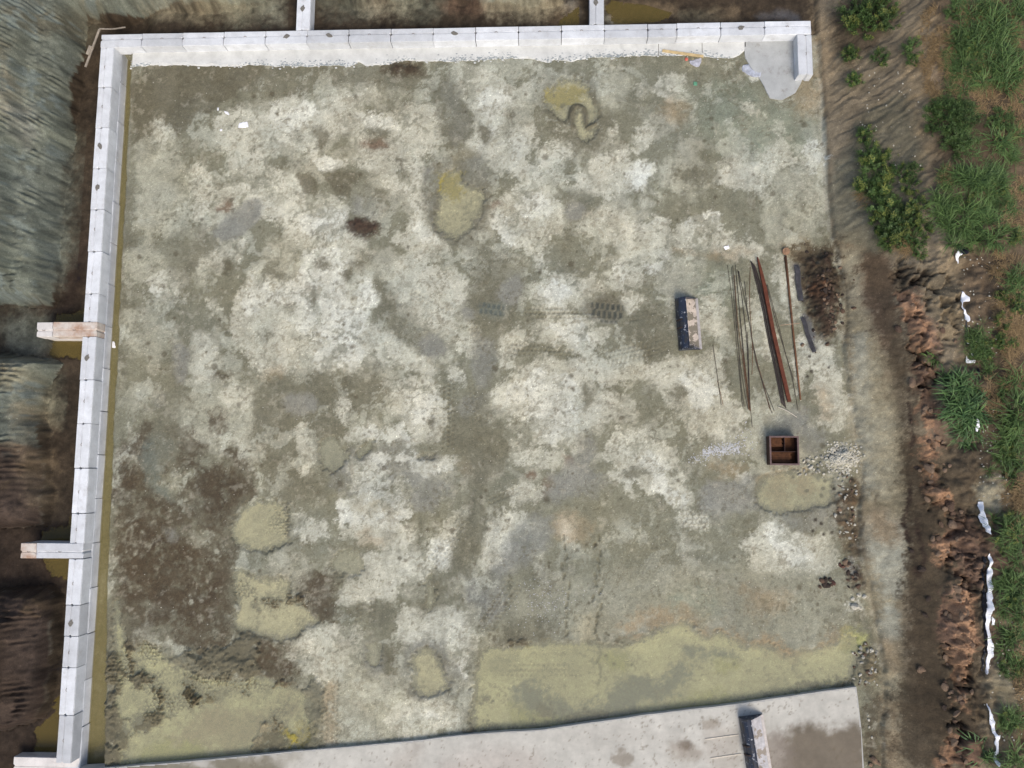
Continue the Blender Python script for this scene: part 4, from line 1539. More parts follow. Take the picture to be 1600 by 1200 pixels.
Y_B1 = -0.6 - 1.8 * 6 - 1.2
Y_B2 = Y_B1 - .6 - 1.8 * 4 - 1.2
cross(0, -1.88, 0.6, Y_B1, 'short grey end block behind the rusty crosswise block', 'rust stained pale block set crosswise through the left wall', M_CONC_DIRTY, M_CONC_RUST)
cross(0, -1.85, 0.6, Y_B2, 'short stained end block behind the white crosswise block', 'white scuffed block set crosswise through the left wall', M_CONC_RUST, M_CONC)
block(-1.9, YLEFT - .62, 0, 2.7, 'pinkish low block set crosswise at the bottom end of the left wall', 'crosswise blocks of the left wall', -.595, m=M_CONC_DIRTY, top=None)
# behind the back wall
ax = float(up(473.5, 30, .6)[0]); bx_ = float(up(932.5, 30, .6)[0])
for k, (cx, nm) in enumerate(((ax, 'left'), (bx_, 'right'))):
    for j in range(2):
        o = block(cx - .3, 0.012 + 1.8 * j, math.pi / 2, 1.8, 'pale block of the %s buttress behind the back wall, %s' % (nm, 'touching the wall' if j == 0 else 'farther from the wall'),
                  'buttress blocks behind the back wall', 0.0, top='mud')
        o.scale = (1, -1, 1)


# ------------------------------------------------------------------ poured concrete: footing strip, corner pad, slab
def ragged(P, amp, step, seed, closed=True):
    out = []
    n = len(P)
    for i in range(n):
        a = np.array(P[i]); b = np.array(P[(i + 1) % n])
        L = np.linalg.norm(b - a)
        k = max(1, int(L / step))
        for j in range(k):
            p = a + (b - a) * j / k
            q = np.array([fbm(np.array(p[0] + 3.1), np.array(p[1]), .5, 4, seed, .6), fbm(np.array(p[0]), np.array(p[1] + 7.7), .5, 4, seed + 1, .6)])
            out.append(tuple(p + amp * q))
    return out


FT = "300,103 360,103 400,101 430,103 480,103 530,103 545,104 560,97 575,104 590,102 640,95 700,97 740,95 800,91 830,92 858,97 866,93 880,95 893,97 900,95 925,90 950,91 985,88 1010,86 1035,86 1060,87 1080,86 1095,88 1105,90 1135,92 1155,88 1165,80"
front = [tuple(up(a, b, .06)[:2]) for a, b in pts("207,105 240,102 270,101 " + FT)]
fr = []
for i in range(len(front) - 1):
    a = np.array(front[i]); b = np.array(front[i + 1])
    for j in range(max(1, int(np.linalg.norm(b - a) / .07))):
        q = a + (b - a) * j / max(1, int(np.linalg.norm(b - a) / .07))
        fr.append((q[0], q[1] + .05 * float(fbm(np.array(q[0]), np.array(q[1]), .45, 4, 201, .6))))
fr.append(front[-1])
fr = [q for q in fr if q[1] < -.7]
fr.sort()
bm = bmesh.new()
rows = []
for x, y in fr:
    d = -.585 - y
    rows.append([bm.verts.new(q) for q in ((x, -.585, -.15), (x, -.585, .10), (x, -.585 - d * .55, .10), (x, y + .10, .095), (x, y + .035, .08), (x, y, .045), (x, y - .01, -.15))])
for i in range(len(rows) - 1):
    for j in range(6):
        bm.faces.new([rows[i][j], rows[i][j + 1], rows[i + 1][j + 1], rows[i + 1][j]])
bm.faces.new(rows[0]); bm.faces.new(rows[-1][::-1])
foot = bm_to('footing', bm, M_FOOT)
tag(foot, 'white ragged concrete footing strip along the front of the back wall', 'footing')
# splashed lumps along the lip of the footing
bm = bmesh.new()
rr = random.Random(5)
for k in range(300):
    i = rr.randrange(len(fr) - 1)
    x, y = fr[i]
    r = rr.uniform(.012, .045)
    bmesh.ops.create_icosphere(bm, subdivisions=1, radius=r, matrix=Matrix.Translation((x + rr.gauss(0, .05), y + rr.gauss(.03, .07), .085 + rr.uniform(-.02, .02))) @ Matrix.Diagonal((1.5, 1, .6, 1)))
bm_to('splatter', bm, M_FOOT, foot)['kind'] = 'stuff'
M_LUMP = concrete('rough_grey_concrete', (.30, .33, .335), (.16, .16, .16), .6, .02)
bm = bmesh.new()
for k in range(3000):
    i = rr.randrange(len(fr) - 1)
    x, y = fr[i]
    if fbm(np.array(x), np.array(y), 1.4, 3, 208) < rr.uniform(-.5, .5):
        continue
    r = rr.uniform(.010, .034)
    bmesh.ops.create_icosphere(bm, subdivisions=1, radius=r, matrix=Matrix.Translation((x + rr.gauss(0, .06), y + abs(rr.gauss(.0, .13)), .09 + rr.uniform(-.02, .01))) @ Matrix.Diagonal((1.7, 1, .5, 1)))
bm_to('rough_lip', bm, M_LUMP, foot)['kind'] = 'stuff'
# joints sawn into the footing
for px in (1029, 1097):
    a = up(px, 70, .1); b = up(px - 7, 88, .1)
    bm = bmesh.new()
    abox(bm, -.012, .012, -1.15 if px < 1060 else -1.05, -.62, .099, .104)
    j = bm_to('joint', bm, M_NOTCH, foot)
    j.location = (a[0], 0, 0)

pad = [tuple(up(a, b, .03)[:2]) for a, b in pts("1163,62 1250,58 1252,128 1242,146 1222,158 1203,154 1193,136 1183,120 1172,106 1164,92")]
pr = ragged(pad, .03, .12, 205)
bm = bmesh.new()
prism(bm, pr, -.2, .10)
bmesh.ops.bevel(bm, geom=[e for e in bm.edges if all(v.co.z > .05 for v in e.verts)], offset=.025, segments=2, affect='EDGES')
tag(bm_to('corner_pad', bm, M_PAD), 'smooth grey concrete pad in the right corner of the back wall', 'concrete pad')

SLABZ = .22
edge = [tuple(up(a, b, SLABZ)[:2]) for a, b in pts("120,1203 205,1197 330,1187 430,1177 520,1169 640,1158 740,1147 850,1140 1000,1118 1150,1100 1250,1085 1338,1073")]
rgt = [tuple(up(a, b, SLABZ)[:2]) for a, b in pts("1341,1095 1346,1140 1350,1200 1353,1240")]
bm = bmesh.new()
e2 = []
for i in range(len(edge) - 1):
    a = np.array(edge[i]); b = np.array(edge[i + 1])
    k = max(1, int(np.linalg.norm(b - a) / .3))
    for j in range(k):
        p = a + (b - a) * j / k
        e2.append((p[0], p[1] + .012 * float(fbm(np.array(p[0]), np.array(p[1]), .8, 3, 9))))
e2.append(edge[-1])
P = e2 + rgt + [(rgt[-1][0] + .3, -34.5), (edge[0][0] - .6, -34.5)]
prism(bm, P[::-1], -.35, SLABZ)


def slab_mat():
    m, nt, b = mat('slab_concrete')
    at = nd(nt, 'ShaderNodeAttribute', attribute_name='tint')
    ge = nd(nt, 'ShaderNodeNewGeometry')
    o = noise_mul(nt, at.outputs['Color'], 2.2, .88, 1.1, 6, ge.outputs['Position'])
    o = noise_mul(nt, o, 40, .93, 1.05, 4, ge.outputs['Position'])
    nt.links.new(o, b.inputs['Base Color'])
    b.inputs['Roughness'].default_value = .8
    b.inputs['Specular IOR Level'].default_value = .2
    return m


M_SLAB = slab_mat()
bmesh.ops.recalc_face_normals(bm, faces=bm.faces[:])
slab = bm_to('concrete_slab', bm, M_SLAB)
a = slab.data.attributes.new('tint', 'FLOAT_COLOR', 'POINT')
c = np.ones((len(slab.data.vertices), 4), np.float32)
c[:, :3] = rgb(180, 179, 174)
a.data.foreach_set('color', c.ravel())
tag(slab, 'long pale concrete slab across the bottom of the pit', 'slab')
# the top skin of the slab, where dirt and mud lie on it
tx = np.arange(.2, 32.2, .05); ty = np.arange(-34.3, -26.0, .05)
TX, TY = np.meshgrid(tx, ty)
sdp = sd_poly(TX, TY, P)
T2 = np.ones(TX.shape + (3,)) * rgb(193, 190, 180)
w1 = fbm(TX, TY, .9, 5, 301, .6); w2 = fbm(TX, TY, .25, 4, 303, .65)


def sp(poly, col, st, soft=.4, warp=.3):
    Q = chaikin([tuple(up(a, b, SLABZ)[:2]) for a, b in pts(poly)], 1)
    sd = sd_poly(TX, TY, Q)
    al = (sstep(-soft, soft * .7, -(sd + warp * (.6 * w1 + .5 * w2))) * st)[..., None]
    T2[:] = T2 * (1 - al) + rgb(*col) * al


sp("120,1190 330,1185 430,1176 425,1260 100,1260", (120, 114, 96), .9)
sp("300,1184 325,1186 330,1200 300,1200", (196, 192, 184), .7, .2)
sp("430,1178 470,1174 460,1200 420,1200", (150, 144, 128), .5)
sp("1230,1140 1260,1133 1300,1140 1352,1136 1360,1240 1210,1240 1225,1170", (106, 95, 79), .9)
sp("1180,1160 1230,1145 1240,1240 1195,1240", (140, 130, 118), .8)
sp("1060,1160 1075,1155 1082,1168 1068,1172", (80, 66, 52), .9, .15, .15)
sp("1040,1165 1075,1160 1100,1180 1060,1190", (150, 138, 122), .6)
sp("1095,1125 1120,1122 1125,1135 1100,1138", (140, 128, 110), .6, .15)
sp("1090,1140 1155,1135 1165,1200 1100,1200", (172, 164, 152), .6, .3)
sp("600,1200 640,1160 660,1165 640,1210", (160, 150, 138), .4)
sp("860,1145 980,1130 1080,1140 1060,1160 900,1170", (178, 174, 164), .4)
sp("960,1180 980,1178 985,1190 965,1192", (130, 118, 100), .6, .15)
sp("700,1180 800,1170 860,1180 800,1240 700,1240", (178, 168, 158), .5)
T2 *= (1 + .09 * w1 + .05 * w2)[..., None]
drk = sstep(.62, 1.0, fbm(TX, TY, .12, 3, 311, .7) + .3 * w1)[..., None] * .5
T2 = T2 * (1 - drk) + rgb(110, 98, 80) * drk
keep = sdp < -.012
idx = -np.ones(TX.shape, int)
vm = keep
idx[vm] = np.arange(vm.sum())
q = np.stack([idx[:-1, :-1], idx[:-1, 1:], idx[1:, 1:], idx[1:, :-1]], -1).reshape(-1, 4)
q = q[(q >= 0).all(1)]
co = np.stack([TX[vm], TY[vm], np.full(vm.sum(), SLABZ + .004)], -1)
me = bpy.data.meshes.new('dirt_skin')
me.from_pydata(co.tolist(), [], q.tolist())
a = me.attributes.new('tint', 'FLOAT_COLOR', 'POINT')
c = np.ones((len(co), 4), np.float32)
c[:, :3] = T2[vm]
a.data.foreach_set('color', c.ravel())
me.materials.append(M_SLAB)
smooth(me)
link('slab_surface', me, slab)

# still water in the slots beside and behind the left wall
def sheet(poly, z, m, name='trench_water'):
    bm = bmesh.new()
    bm.faces.new([bm.verts.new((x, y, z)) for x, y in poly])
    o = bm_to(name, bm, m)
    o['kind'] = 'structure'
    return o


sheet([(.55, -.6), (1.5, -.6), (1.8, -15), (2.0, -30), (2.0, -31.15), (.55, -31.15)][::-1], -.50, M_WATER2)
for y0, y1 in ((Y_B1 + 1.0, Y_B1 - 1.9), (Y_B2 + 1.0, Y_B2 - 1.6), (YLEFT + 2.2, YLEFT - .6)):
    sheet([(-3.2, y1), (.1, y1), (.1, y0), (-3.2, y0)], -.56, M_WATER3)
for pl in ("950,0 1010,8 1050,20 1040,34 955,38 945,10", "880,22 905,10 905,42 870,42"):
    sheet([tuple(up(a, b, .0)[:2]) for a, b in pts(pl)][::-1], .0, M_WATER3)
# ------------------------------------------------------------------ things lying in the pit
def gz(x, y):
    return float(hlook(H, x, y))


M_NAVY = None


def paint_mat(name, col, wear, amt, scale=5, rough=.5, thr=(.56, .62), wear2=None):
    m, nt, b = mat(name)
    tc = nd(nt, 'ShaderNodeTexCoord')
    c = nd(nt, 'ShaderNodeRGB')
    c.outputs[0].default_value = list(col) + [1]
    o = noise_mul(nt, c.outputs[0], 6, .7, 1.3, 5, tc.outputs['Object'])
    for k, (wc, t0, t1, sc) in enumerate([(wear, thr[0], thr[1], scale)] + ([wear2] if wear2 else [])):
        n = nd(nt, 'ShaderNodeTexNoise', Scale=sc, Detail=5, Roughness=.6)
        mp = nd(nt, 'ShaderNodeMapping')
        mp.inputs['Location'].default_value = (k * 3.1, k * 1.7, 0)
        nt.links.new(tc.outputs['Object'], mp.inputs['Vector'])
        nt.links.new(mp.outputs[0], n.inputs['Vector'])
        r = nd(nt, 'ShaderNodeMapRange')
        r.inputs['From Min'].default_value = t0; r.inputs['From Max'].default_value = t1
        r.inputs['To Max'].default_value = amt
        nt.links.new(n.outputs['Fac'], r.inputs['Value'])
        mx = nd(nt, 'ShaderNodeMix', data_type='RGBA')
        nt.links.new(r.outputs[0], mx.inputs['Factor'])
        nt.links.new(o, mx.inputs[6])
        mx.inputs[7].default_value = list(wc) + [1]
        o = mx.outputs[2]
    nt.links.new(o, b.inputs['Base Color'])
    b.inputs['Roughness'].default_value = rough
    return m


M_NAVY = paint_mat('worn_navy_paint', (.016, .023, .042), (.35, .36, .38), .8, 7, .45, (.60, .64), ((.03, .028, .026), .52, .6, 4))
M_BEIGE = paint_mat('scoured_steel_with_mud', (.50, .43, .36), (.17, .15, .11), .95, 3.2, .6, (.52, .545))
M_GREYST = paint_mat('scoured_grey_steel', (.42, .41, .42), (.24, .2, .15), .9, 2.2, .55, (.56, .59))
M_LIP = simple('bare_steel_lip', (.42, .39, .37), .5, .2, .2, 9)
M_DARKST = simple('dark_rusty_steel', (.05, .035, .03), .6, .2, .4, 9)


def sweep(bm, prof, y0, y1, th):
    """a bent plate: profile (x, z) from y0 to y1, thickness th"""
    n = len(prof)
    nor = []
    for i in range(n):
        a = Vector(prof[max(i - 1, 0)]); b = Vector(prof[min(i + 1, n - 1)])
        t = (b - a).normalized()
        nor.append(Vector((-t.y, t.x)))
    top = [[bm.verts.new((p[0], y, p[1])) for p in prof] for y in (y0, y1)]
    bot = [[bm.verts.new((p[0] + nor[i].x * th, y, p[1] + nor[i].y * th)) for i, p in enumerate(prof)] for y in (y0, y1)]
    for i in range(n - 1):
        bm.faces.new([top[0][i], top[0][i + 1], top[1][i + 1], top[1][i]])
        bm.faces.new([bot[0][i], bot[1][i], bot[1][i + 1], bot[0][i + 1]])
        for s in (0, 1):
            bm.faces.new([top[s][i], bot[s][i], bot[s][i + 1], top[s][i + 1]])
    for i in (0, n - 1):
        bm.faces.new([top[0][i], top[1][i], bot[1][i], bot[0][i]])


def bucket(loc, rz, L, label, m_in):
    """a wide ditching bucket lying with its mouth up: origin at the middle of its length, back to the left (-x)"""
    e = bpy.data.objects.new('excavator_bucket', None)
    COL.objects.link(e)
    e.location = loc
    e.rotation_euler = (0, 0, rz)
    tag(e, label, 'excavator bucket')
    back = [(-.46, .06), (-.45, .20), (-.42, .33), (-.36, .44), (-.26, .52), (-.13, .56)]
    bm = bmesh.new()
    sweep(bm, back, -L / 2, L / 2, -.015)
    bm_to('back_plate', bm, M_NAVY, e)
    inner = [(-.125, .545), (-.13, .40), (-.11, .24), (-.05, .13), (.05, .08), (.2, .06), (.36, .07)]
    bm = bmesh.new()
    sweep(bm, inner, -L / 2, L / 2, .015)
    bm_to('scoop_plate', bm, m_in, e)
    bm = bmesh.new()
    abox(bm, .36, .47, -L / 2 - .012, L / 2 + .012, .05, .085, .006)
    bm_to('cutting_edge', bm, M_LIP, e)
    bm = bmesh.new()
    tube(bm, [(-.13, -L / 2 - .014, .56), (-.13, L / 2 + .014, .56)], .024, 8)
    bm_to('top_rail', bm, M_NAVY, e)
    out = [(-.46, .06), (-.45, .20), (-.42, .33), (-.36, .44), (-.26, .52), (-.13, .575), (.02, .46), (.2, .30), (.38, .13), (.42, .05)]
    for s in (-1, 1):
        bm = bmesh.new()
        a = [bm.verts.new((x, s * (L / 2 + .001), z)) for x, z in out]
        b = [bm.verts.new((x, s * (L / 2 + .024), z)) for x, z in out]
        n = len(out)
        bm.faces.new(a); bm.faces.new(b[::-1])
        for i in range(n):
            bm.faces.new([a[i], a[(i + 1) % n], b[(i + 1) % n], b[i]])
        bm_to('side_plate', bm, M_NAVY, e)
    for y in (-.2, .12):
        bm = bmesh.new()
        Q = [(-.50, .16), (-.50, .30), (-.40, .47), (-.30, .52), (-.38, .42), (-.44, .3)]
        a = [bm.verts.new((x, y, z)) for x, z in Q]; b = [bm.verts.new((x, y + .05, z)) for x, z in Q]
        bm.faces.new(a); bm.faces.new(b[::-1])
        for i in range(len(Q)):
            bm.faces.new([a[i], a[(i + 1) % len(Q)], b[(i + 1) % len(Q)], b[i]])
        bm_to('mounting_lug', bm, M_DARKST, e)
    return e


c = up(1073, 507, .05)
bucket((c[0] + .06, c[1], .0), math.atan2(1, 15) * .95, 2.06, 'navy steel bucket with muddy beige inside lying beside the steel bars', M_BEIGE)
c = up(1180, 1167, SLABZ + .1)
bucket((c[0] + .02, c[1] + .02, SLABZ), math.atan2(1, 7.2), 2.2, 'dark steel bucket with grey inside lying on the concrete slab', M_GREYST)
# two pale wooden laths on the slab beside it
M_WOODP = simple('pale_wood', (.62, .56, .46), .8, var=.2, scale=6)
M_WOODY = simple('yellow_wood', (.5, .38, .2), .8, var=.25, scale=7)
M_WOODG = simple('weathered_wood', (.30, .26, .21), .85, var=.3, scale=9)


def lath(p0, p1, wid, th, m, label, name='wooden_lath', group=None, cat='lath', bend=0.0, parent=None):
    p0 = Vector(p0); p1 = Vector(p1)
    d = p1 - p0
    L = d.length
    bm = bmesh.new()
    n = 8
    rr = random.Random(int(L * 1000))
    rows = []
    for i in range(n + 1):
        t = i / n
        off = bend * math.sin(math.pi * t)
        w_ = wid / 2 * (1 + rr.uniform(-.06, .06))
        rows.append([bm.verts.new((L * t, s * w_ + off, z)) for s, z in ((-1, 0), (1, 0), (1, th), (-1, th))])
    for i in range(n):
        for k in range(4):
            bm.faces.new([rows[i][k], rows[i][(k + 1) % 4], rows[i + 1][(k + 1) % 4], rows[i + 1][k]])
    bm.faces.new(rows[0][::-1]); bm.faces.new(rows[-1])
    o = bm_to(name, bm, m, parent)
    o.location = p0
    o.rotation_euler = d.to_track_quat('X', 'Z').to_euler()
    if label:
        tag(o, label, cat, group)
    return o


for (a, b), t in ((((1102, 1155), (1154, 1148)), 'upper'), (((1110, 1185), (1158, 1178)), 'lower')):
    lath(up(*a, SLABZ + .006), up(*b, SLABZ + .006), .035, .022, M_WOODP, 'thin pale wooden lath on the slab, %s of the two left of the bucket' % t, group='laths on the slab')
lath(up(1035, 79.5, .125), up(1099, 88.5, .125), .11, .035, M_WOODY, 'yellow wooden plank lying along the ragged edge of the white footing', 'wooden_plank', cat='plank')
lath(up(1216, 636, .09), up(1245, 652, .09), .02, .02, M_WOODP, 'thin pale stick at the lower ends of the steel bars', 'thin_stick', cat='stick', bend=.03)

# two battens leaning in the top left corner
pa = up(156, 46, .2); pb = up(134, 105, .0); pc = up(197, 43.5, .15)
lb_ = lath((pa[0], pa[1], .2), (pb[0], pb[1], .0), .085, .04, M_WOODG, 'weathered grey batten with a small board, behind the left wall corner', 'wooden_batten', cat='batten')
bm = bmesh.new()
abox(bm, -.20, .20, -.075, .075, 0, .03, .004)
q = bm_to('nailed_board', bm, M_WOODG, lb_)
q.location = (1.02, -.09, .042)
lath((pa[0] + .02, pa[1], .245), (pc[0], pc[1], .19), .05, .03, M_WOODG, 'thin curved grey batten behind the left end of the back wall', 'wooden_batten', cat='batten', bend=-.05)

# ---- reinforcing bars
M_BAR = simple('grey_brown_bar', (.085, .072, .058), .7, .3, .35, 5)
M_BARR = simple('rusty_bar', (.15, .075, .04), .8, .2, .35, 5)
M_BARD = simple('dark_bar', (.062, .050, .046), .6, .4, .35, 5)
M_RUST = simple('red_rust', (.115, .036, .02), .85, .0, .35, 4, .3, 30)


def bar(path, r, m, label, group, lift=.0, name='steel_bar'):
    P = [up(a, b, .06) for a, b in path]
    Q = []
    for i in range(len(P) - 1):
        for j in range(6):
            Q.append(P[i] + (P[i + 1] - P[i]) * j / 6)
    Q.append(P[-1])
    Q = np.array(Q)
    for k in range(2):
        Q[1:-1] = .25 * Q[:-2] + .5 * Q[1:-1] + .25 * Q[2:]
    V = []
    for i, q_ in enumerate(Q):
        z = max(gz(q_[0], q_[1]), gz(q_[0] + .05, q_[1])) + r + lift
        V.append((q_[0], q_[1], z))
    zz = np.array([v[2] for v in V])
    for k in range(6):
        zz[1:-1] = np.maximum(zz[1:-1] * .5, .25 * zz[:-2] + .5 * zz[1:-1] + .25 * zz[2:])
    o0 = V[0]
    bm = bmesh.new()
    tube(bm, [(v[0] - o0[0], v[1] - o0[1], zz[i] - o0[2]) for i, v in enumerate(V)], r, 6)
    o = bm_to(name, bm, m, sm=True)
    o.location = o0
    return tag(o, label, 'steel bar', group)


GB = 'thin steel bars of the loose bundle by the navy bucket'
LB = 'thin grey brown steel bar in the loose bundle right of the navy bucket'
for i, (pth, m) in enumerate([
    ([(1136.5, 414), (1143, 460), (1149, 520), (1155, 580), (1160.5, 636)], M_BAR),
    ([(1145, 415), (1149, 470), (1153, 530), (1158, 600), (1163, 635)], M_BAR),
    ([(1149, 414), (1155, 480), (1160, 540), (1168, 600), (1172, 641)], M_BAR),
    ([(1153, 423), (1160, 470), (1167, 530), (1170, 600), (1173, 640)], M_BARD),
    ([(1154, 424), (1163, 465), (1170, 500), (1177, 540), (1190, 595), (1206, 645)], M_BARD),
    ([(1163, 440), (1167, 480), (1175, 530), (1182, 570), (1193, 600), (1210, 643)], M_BAR),
    ([(1172, 417), (1171, 470), (1173, 500), (1176, 545), (1175, 585)], M_BARR),
    ([(1143, 418), (1149, 500), (1156, 560), (1163, 610), (1169, 640)], M_BAR),
    ([(1147, 430), (1152, 500), (1160, 560), (1165, 600), (1170, 640)], M_BARR),
    ([(1150, 425), (1157, 500), (1163, 560), (1168, 600), (1172, 642)], M_BARD),
    ([(1160, 545), (1164, 580), (1168, 610), (1171, 641)], M_BARR),
    ([(1162, 560), (1166, 590), (1170, 620), (1173, 642)], M_BARR),
    ([(1168, 520), (1170, 570), (1172, 630), (1175.5, 667)], M_BARD),
    ([(1173, 520), (1178, 550), (1190, 590), (1203, 640)], M_BARR)]):
    bar(pth, .011 if i not in (3, 9) else .014, m, LB, GB, .012 * (i % 3))
bar([(1114, 539), (1119, 575), (1124, 610), (1127, 633)], .013, M_BAR, 'short lone steel bar beside the lower end of the navy bucket, the longer one', 'lone short bars')
bar([(1121, 595), (1126, 615), (1130, 633)], .01, M_BARR, 'shorter rusty bar touching the long lone bar below the navy bucket', 'lone short bars')
GD = 'dark bars lying along the red rusty beam'
for i, (dx0, dx1) in enumerate(((0, 0), (1.6, 1.5), (3.2, 3.2), (4.8, 5.0), (6.5, 7))):
    bar([(1173 + dx0, 408 + i * 2), (1181 + dx0, 440), (1191 + dx0, 480), (1200 + dx0 * .9, 530), (1209 + dx1, 570), (1221 + dx1, 630 + i * 2)], .017, M_BARD,
        'dark steel bar in the tight bundle left of the red rusty beam', GD, .02 * (i % 2))
bar([(1199, 445), (1208, 478), (1217, 510), (1228, 555), (1240, 593)], .012, M_BAR, 'thin bar lying just right of the red rusty beam, the shorter', 'thin bars right of the rusty beam')
bar([(1197.5, 445), (1206, 478), (1213, 505), (1225, 545), (1238, 590), (1247, 640)], .012, M_BAR, 'thin bar lying just right of the red rusty beam, the longer', 'thin bars right of the rusty beam')
# the rusty beam: an angle section
P = [up(a, b, .12) for a, b in ((1183.5, 402), (1189, 424), (1195, 450), (1207.5, 515), (1221, 575), (1233.5, 628))]
o0 = P[0]
bm = bmesh.new()
rows = []
for i, p in enumerate(P):
    t = P[min(i + 1, len(P) - 1)] - P[max(i - 1, 0)]
    t /= np.linalg.norm(t[:2])
    nx_, ny_ = t[1], -t[0]
    wv = .03 if i == 0 else (.07 if i == 1 else .085)
    sec = [(-wv, 0), (wv, 0), (wv, .012), (-wv + .012, .012), (-wv + .012, .10), (-wv, .10)]
    rows.append([bm.verts.new((p[0] - o0[0] + nx_ * -s, p[1] - o0[1] + ny_ * -s, z)) for s, z in sec])
for i in range(len(rows) - 1):
    for k in range(6):
        bm.faces.new([rows[i][k], rows[i][(k + 1) % 6], rows[i + 1][(k + 1) % 6], rows[i + 1][k]])
bm.faces.new(rows[0]); bm.faces.new(rows[-1][::-1])
o = bm_to('steel_beam', bm, M_RUST)
o.location = (o0[0], o0[1], .11)
tag(o, 'long red rusty angle beam lying among the dark steel bars', 'steel beam')
# pole with a round flange
P = [up(a, b, .1) for a, b in ((1227.5, 400), (1233, 455), (1240.5, 530), (1251, 625))]
e = bpy.data.objects.new('flanged_pole', None)
COL.objects.link(e)
e.location = P[0]
tag(e, 'rusty brown steel pole ending in a round flange plate', 'pole')
bm = bmesh.new()
tube(bm, [p - P[0] for p in P], [.05, .045, .04, .03], 8)
bm_to('pole_tube', bm, M_BARR, e, True)
bm = bmesh.new()
tube(bm, [Vector(up(a, b, .08) - P[0]) for a, b in ((1225.5, 402), (1230, 440), (1233, 460))], .014, 6)
bm_to('guide_rod', bm, M_BARR, e, True)
hc = up(1228, 393, .1) - P[0]
bm = bmesh.new()
bmesh.ops.create_cone(bm, cap_ends=True, segments=20, radius1=.155, radius2=.15, depth=.03)
bmesh.ops.create_cone(bm, cap_ends=True, segments=14, radius1=.07, radius2=.06, depth=.10)
f = bm_to('flange_plate', bm, simple('bright_rust', (.25, .15, .09), .8, 0, .3, 8), e)
f.location = (hc[0], hc[1], .03)
f.rotation_euler = (.12, .1, 0)
bar([(1218, 509), (1233, 507.5), (1248, 506)], .012, simple('pale_rust', (.36, .24, .16), .8, 0, .2), 'short pale rusty rod lying across the flanged pole', None, .12)

M_STRIP = simple('blue_grey_strip', (.17, .165, .175), .6, .2, .35, 6)
for (a, b), w_, lb in ((((1245, 415), (1251, 470)), .2, 'upper narrow blue grey ribbed strip at the left edge of the dark soil heap'), (((1254, 496), (1272, 550)), .17, 'lower narrow blue grey ribbed strip at the left edge of the dark soil heap')):
    p0 = up(*a, .12); p1 = up(*b, .12)
    L = math.hypot(p1[0] - p0[0], p1[1] - p0[1])
    bm = bmesh.new()
    n = 9
    sec = [(w_ * (k / (n - 1) - .5), .018 + (.022 if k % 2 else 0)) for k in range(n)]
    rows = []
    for i in range(13):
        t = i / 12
        rows.append([bm.verts.new((L * t, s_ + .012 * math.sin(t * 9), z_ + .01 * math.sin(t * 7 + s_ * 9))) for s_, z_ in sec])
    for i in range(12):
        for k in range(n - 1):
            bm.faces.new([rows[i][k], rows[i][k + 1], rows[i + 1][k + 1], rows[i + 1][k]])
    bmesh.ops.solidify(bm, geom=bm.faces[:], thickness=.008)
    o = bm_to('ribbed_strip', bm, M_STRIP)
    o.location = (p0[0], p0[1], max(gz(p0[0], p0[1]), gz(p1[0], p1[1]), gz((p0[0] + p1[0]) / 2, (p0[1] + p1[1]) / 2)) + .03)
    o.rotation_euler = (0, 0, math.atan2(p1[1] - p0[1], p1[0] - p0[0]))
    tag(o, lb, 'metal strip', 'ribbed strips by the dark heap')

# ---- the rusty box
M_BOX = simple('rusty_box_steel', (.055, .028, .022), .7, .1, .4, 5)
M_BOXIN = simple('orange_rust_plate', (.10, .042, .018), .8, .0, .5, 6)
M_RIM = simple('purple_brown_rim', (.13, .085, .08), .6, .1, .25, 8)
c0 = up(1201.5, 681, .5); c1 = up(1249, 727, .5)
x0, x1, y1, y0 = c0[0], c1[0], c0[1], c1[1]
e = bpy.data.objects.new('steel_box', None)
COL.objects.link(e)
bxc, byc = (x0 + x1) / 2, (y0 + y1) / 2
e.location = (bxc, byc, .04)
tag(e, 'open rusty square steel box with inner dividers standing on the pit floor', 'steel box')
hx, hy = (x1 - x0) / 2, (y1 - y0) / 2
hh = .5
bm = bmesh.new()
t = .02
abox(bm, -hx + .01, -hx + .01 + t, -hy + .01, hy - .01, 0, hh - .02)
abox(bm, hx - .01 - t, hx - .01, -hy + .01, hy - .01, 0, hh - .02)
abox(bm, -hx + .01 + t + .001, hx - .01 - t - .001, -hy + .01, -hy + .01 + t, 0, hh - .02)
abox(bm, -hx + .01 + t + .001, hx - .01 - t - .001, hy - .01 - t, hy - .01, 0, hh - .02)
bm_to('side_wall', bm, M_BOX, e)
bm = bmesh.new()
rw = .065
abox(bm, -hx, -hx + rw, -hy, hy, hh - .019, hh, .005)
abox(bm, hx - rw, hx, -hy, hy, hh - .019, hh, .005)
abox(bm, -hx + rw + .001, hx - rw - .001, -hy, -hy + rw, hh - .019, hh, .005)
abox(bm, -hx + rw + .001, hx - rw - .001, hy - rw, hy, hh - .019, hh, .005)
bm_to('rim', bm, M_RIM, e)
bm = bmesh.new()
abox(bm, -hx + .032, hx - .032, -hy + .032, hy - .032, .02, .035)
bm_to('floor_plate', bm, M_BOXIN, e)
bm = bmesh.new()
abox(bm, -hx + .034, hx - .034, -.05, -.03, .036, .36)
bm_to('divider', bm, M_BOX, e)
bm = bmesh.new()
abox(bm, .05, .07, -.028, hy - .034, .036, .36)
bm_to('divider', bm, M_BOX, e)
for (ax_, bx2, ay_, by2) in ((-hx + .036, hx - .2, -hy + .04, -.06), (-hx + .036, .04, .16, hy - .04)):
    bm = bmesh.new()
    n = 7
    for k in range(n):
        ya = ay_ + (by2 - ay_) * k / n
        abox(bm, ax_, bx2 - .03 * (k % 3), ya + .004, ya + (by2 - ay_) / n - .004, .20, .225, .003)
    q = bm_to('rusty_slats', bm, M_BOXIN, e)

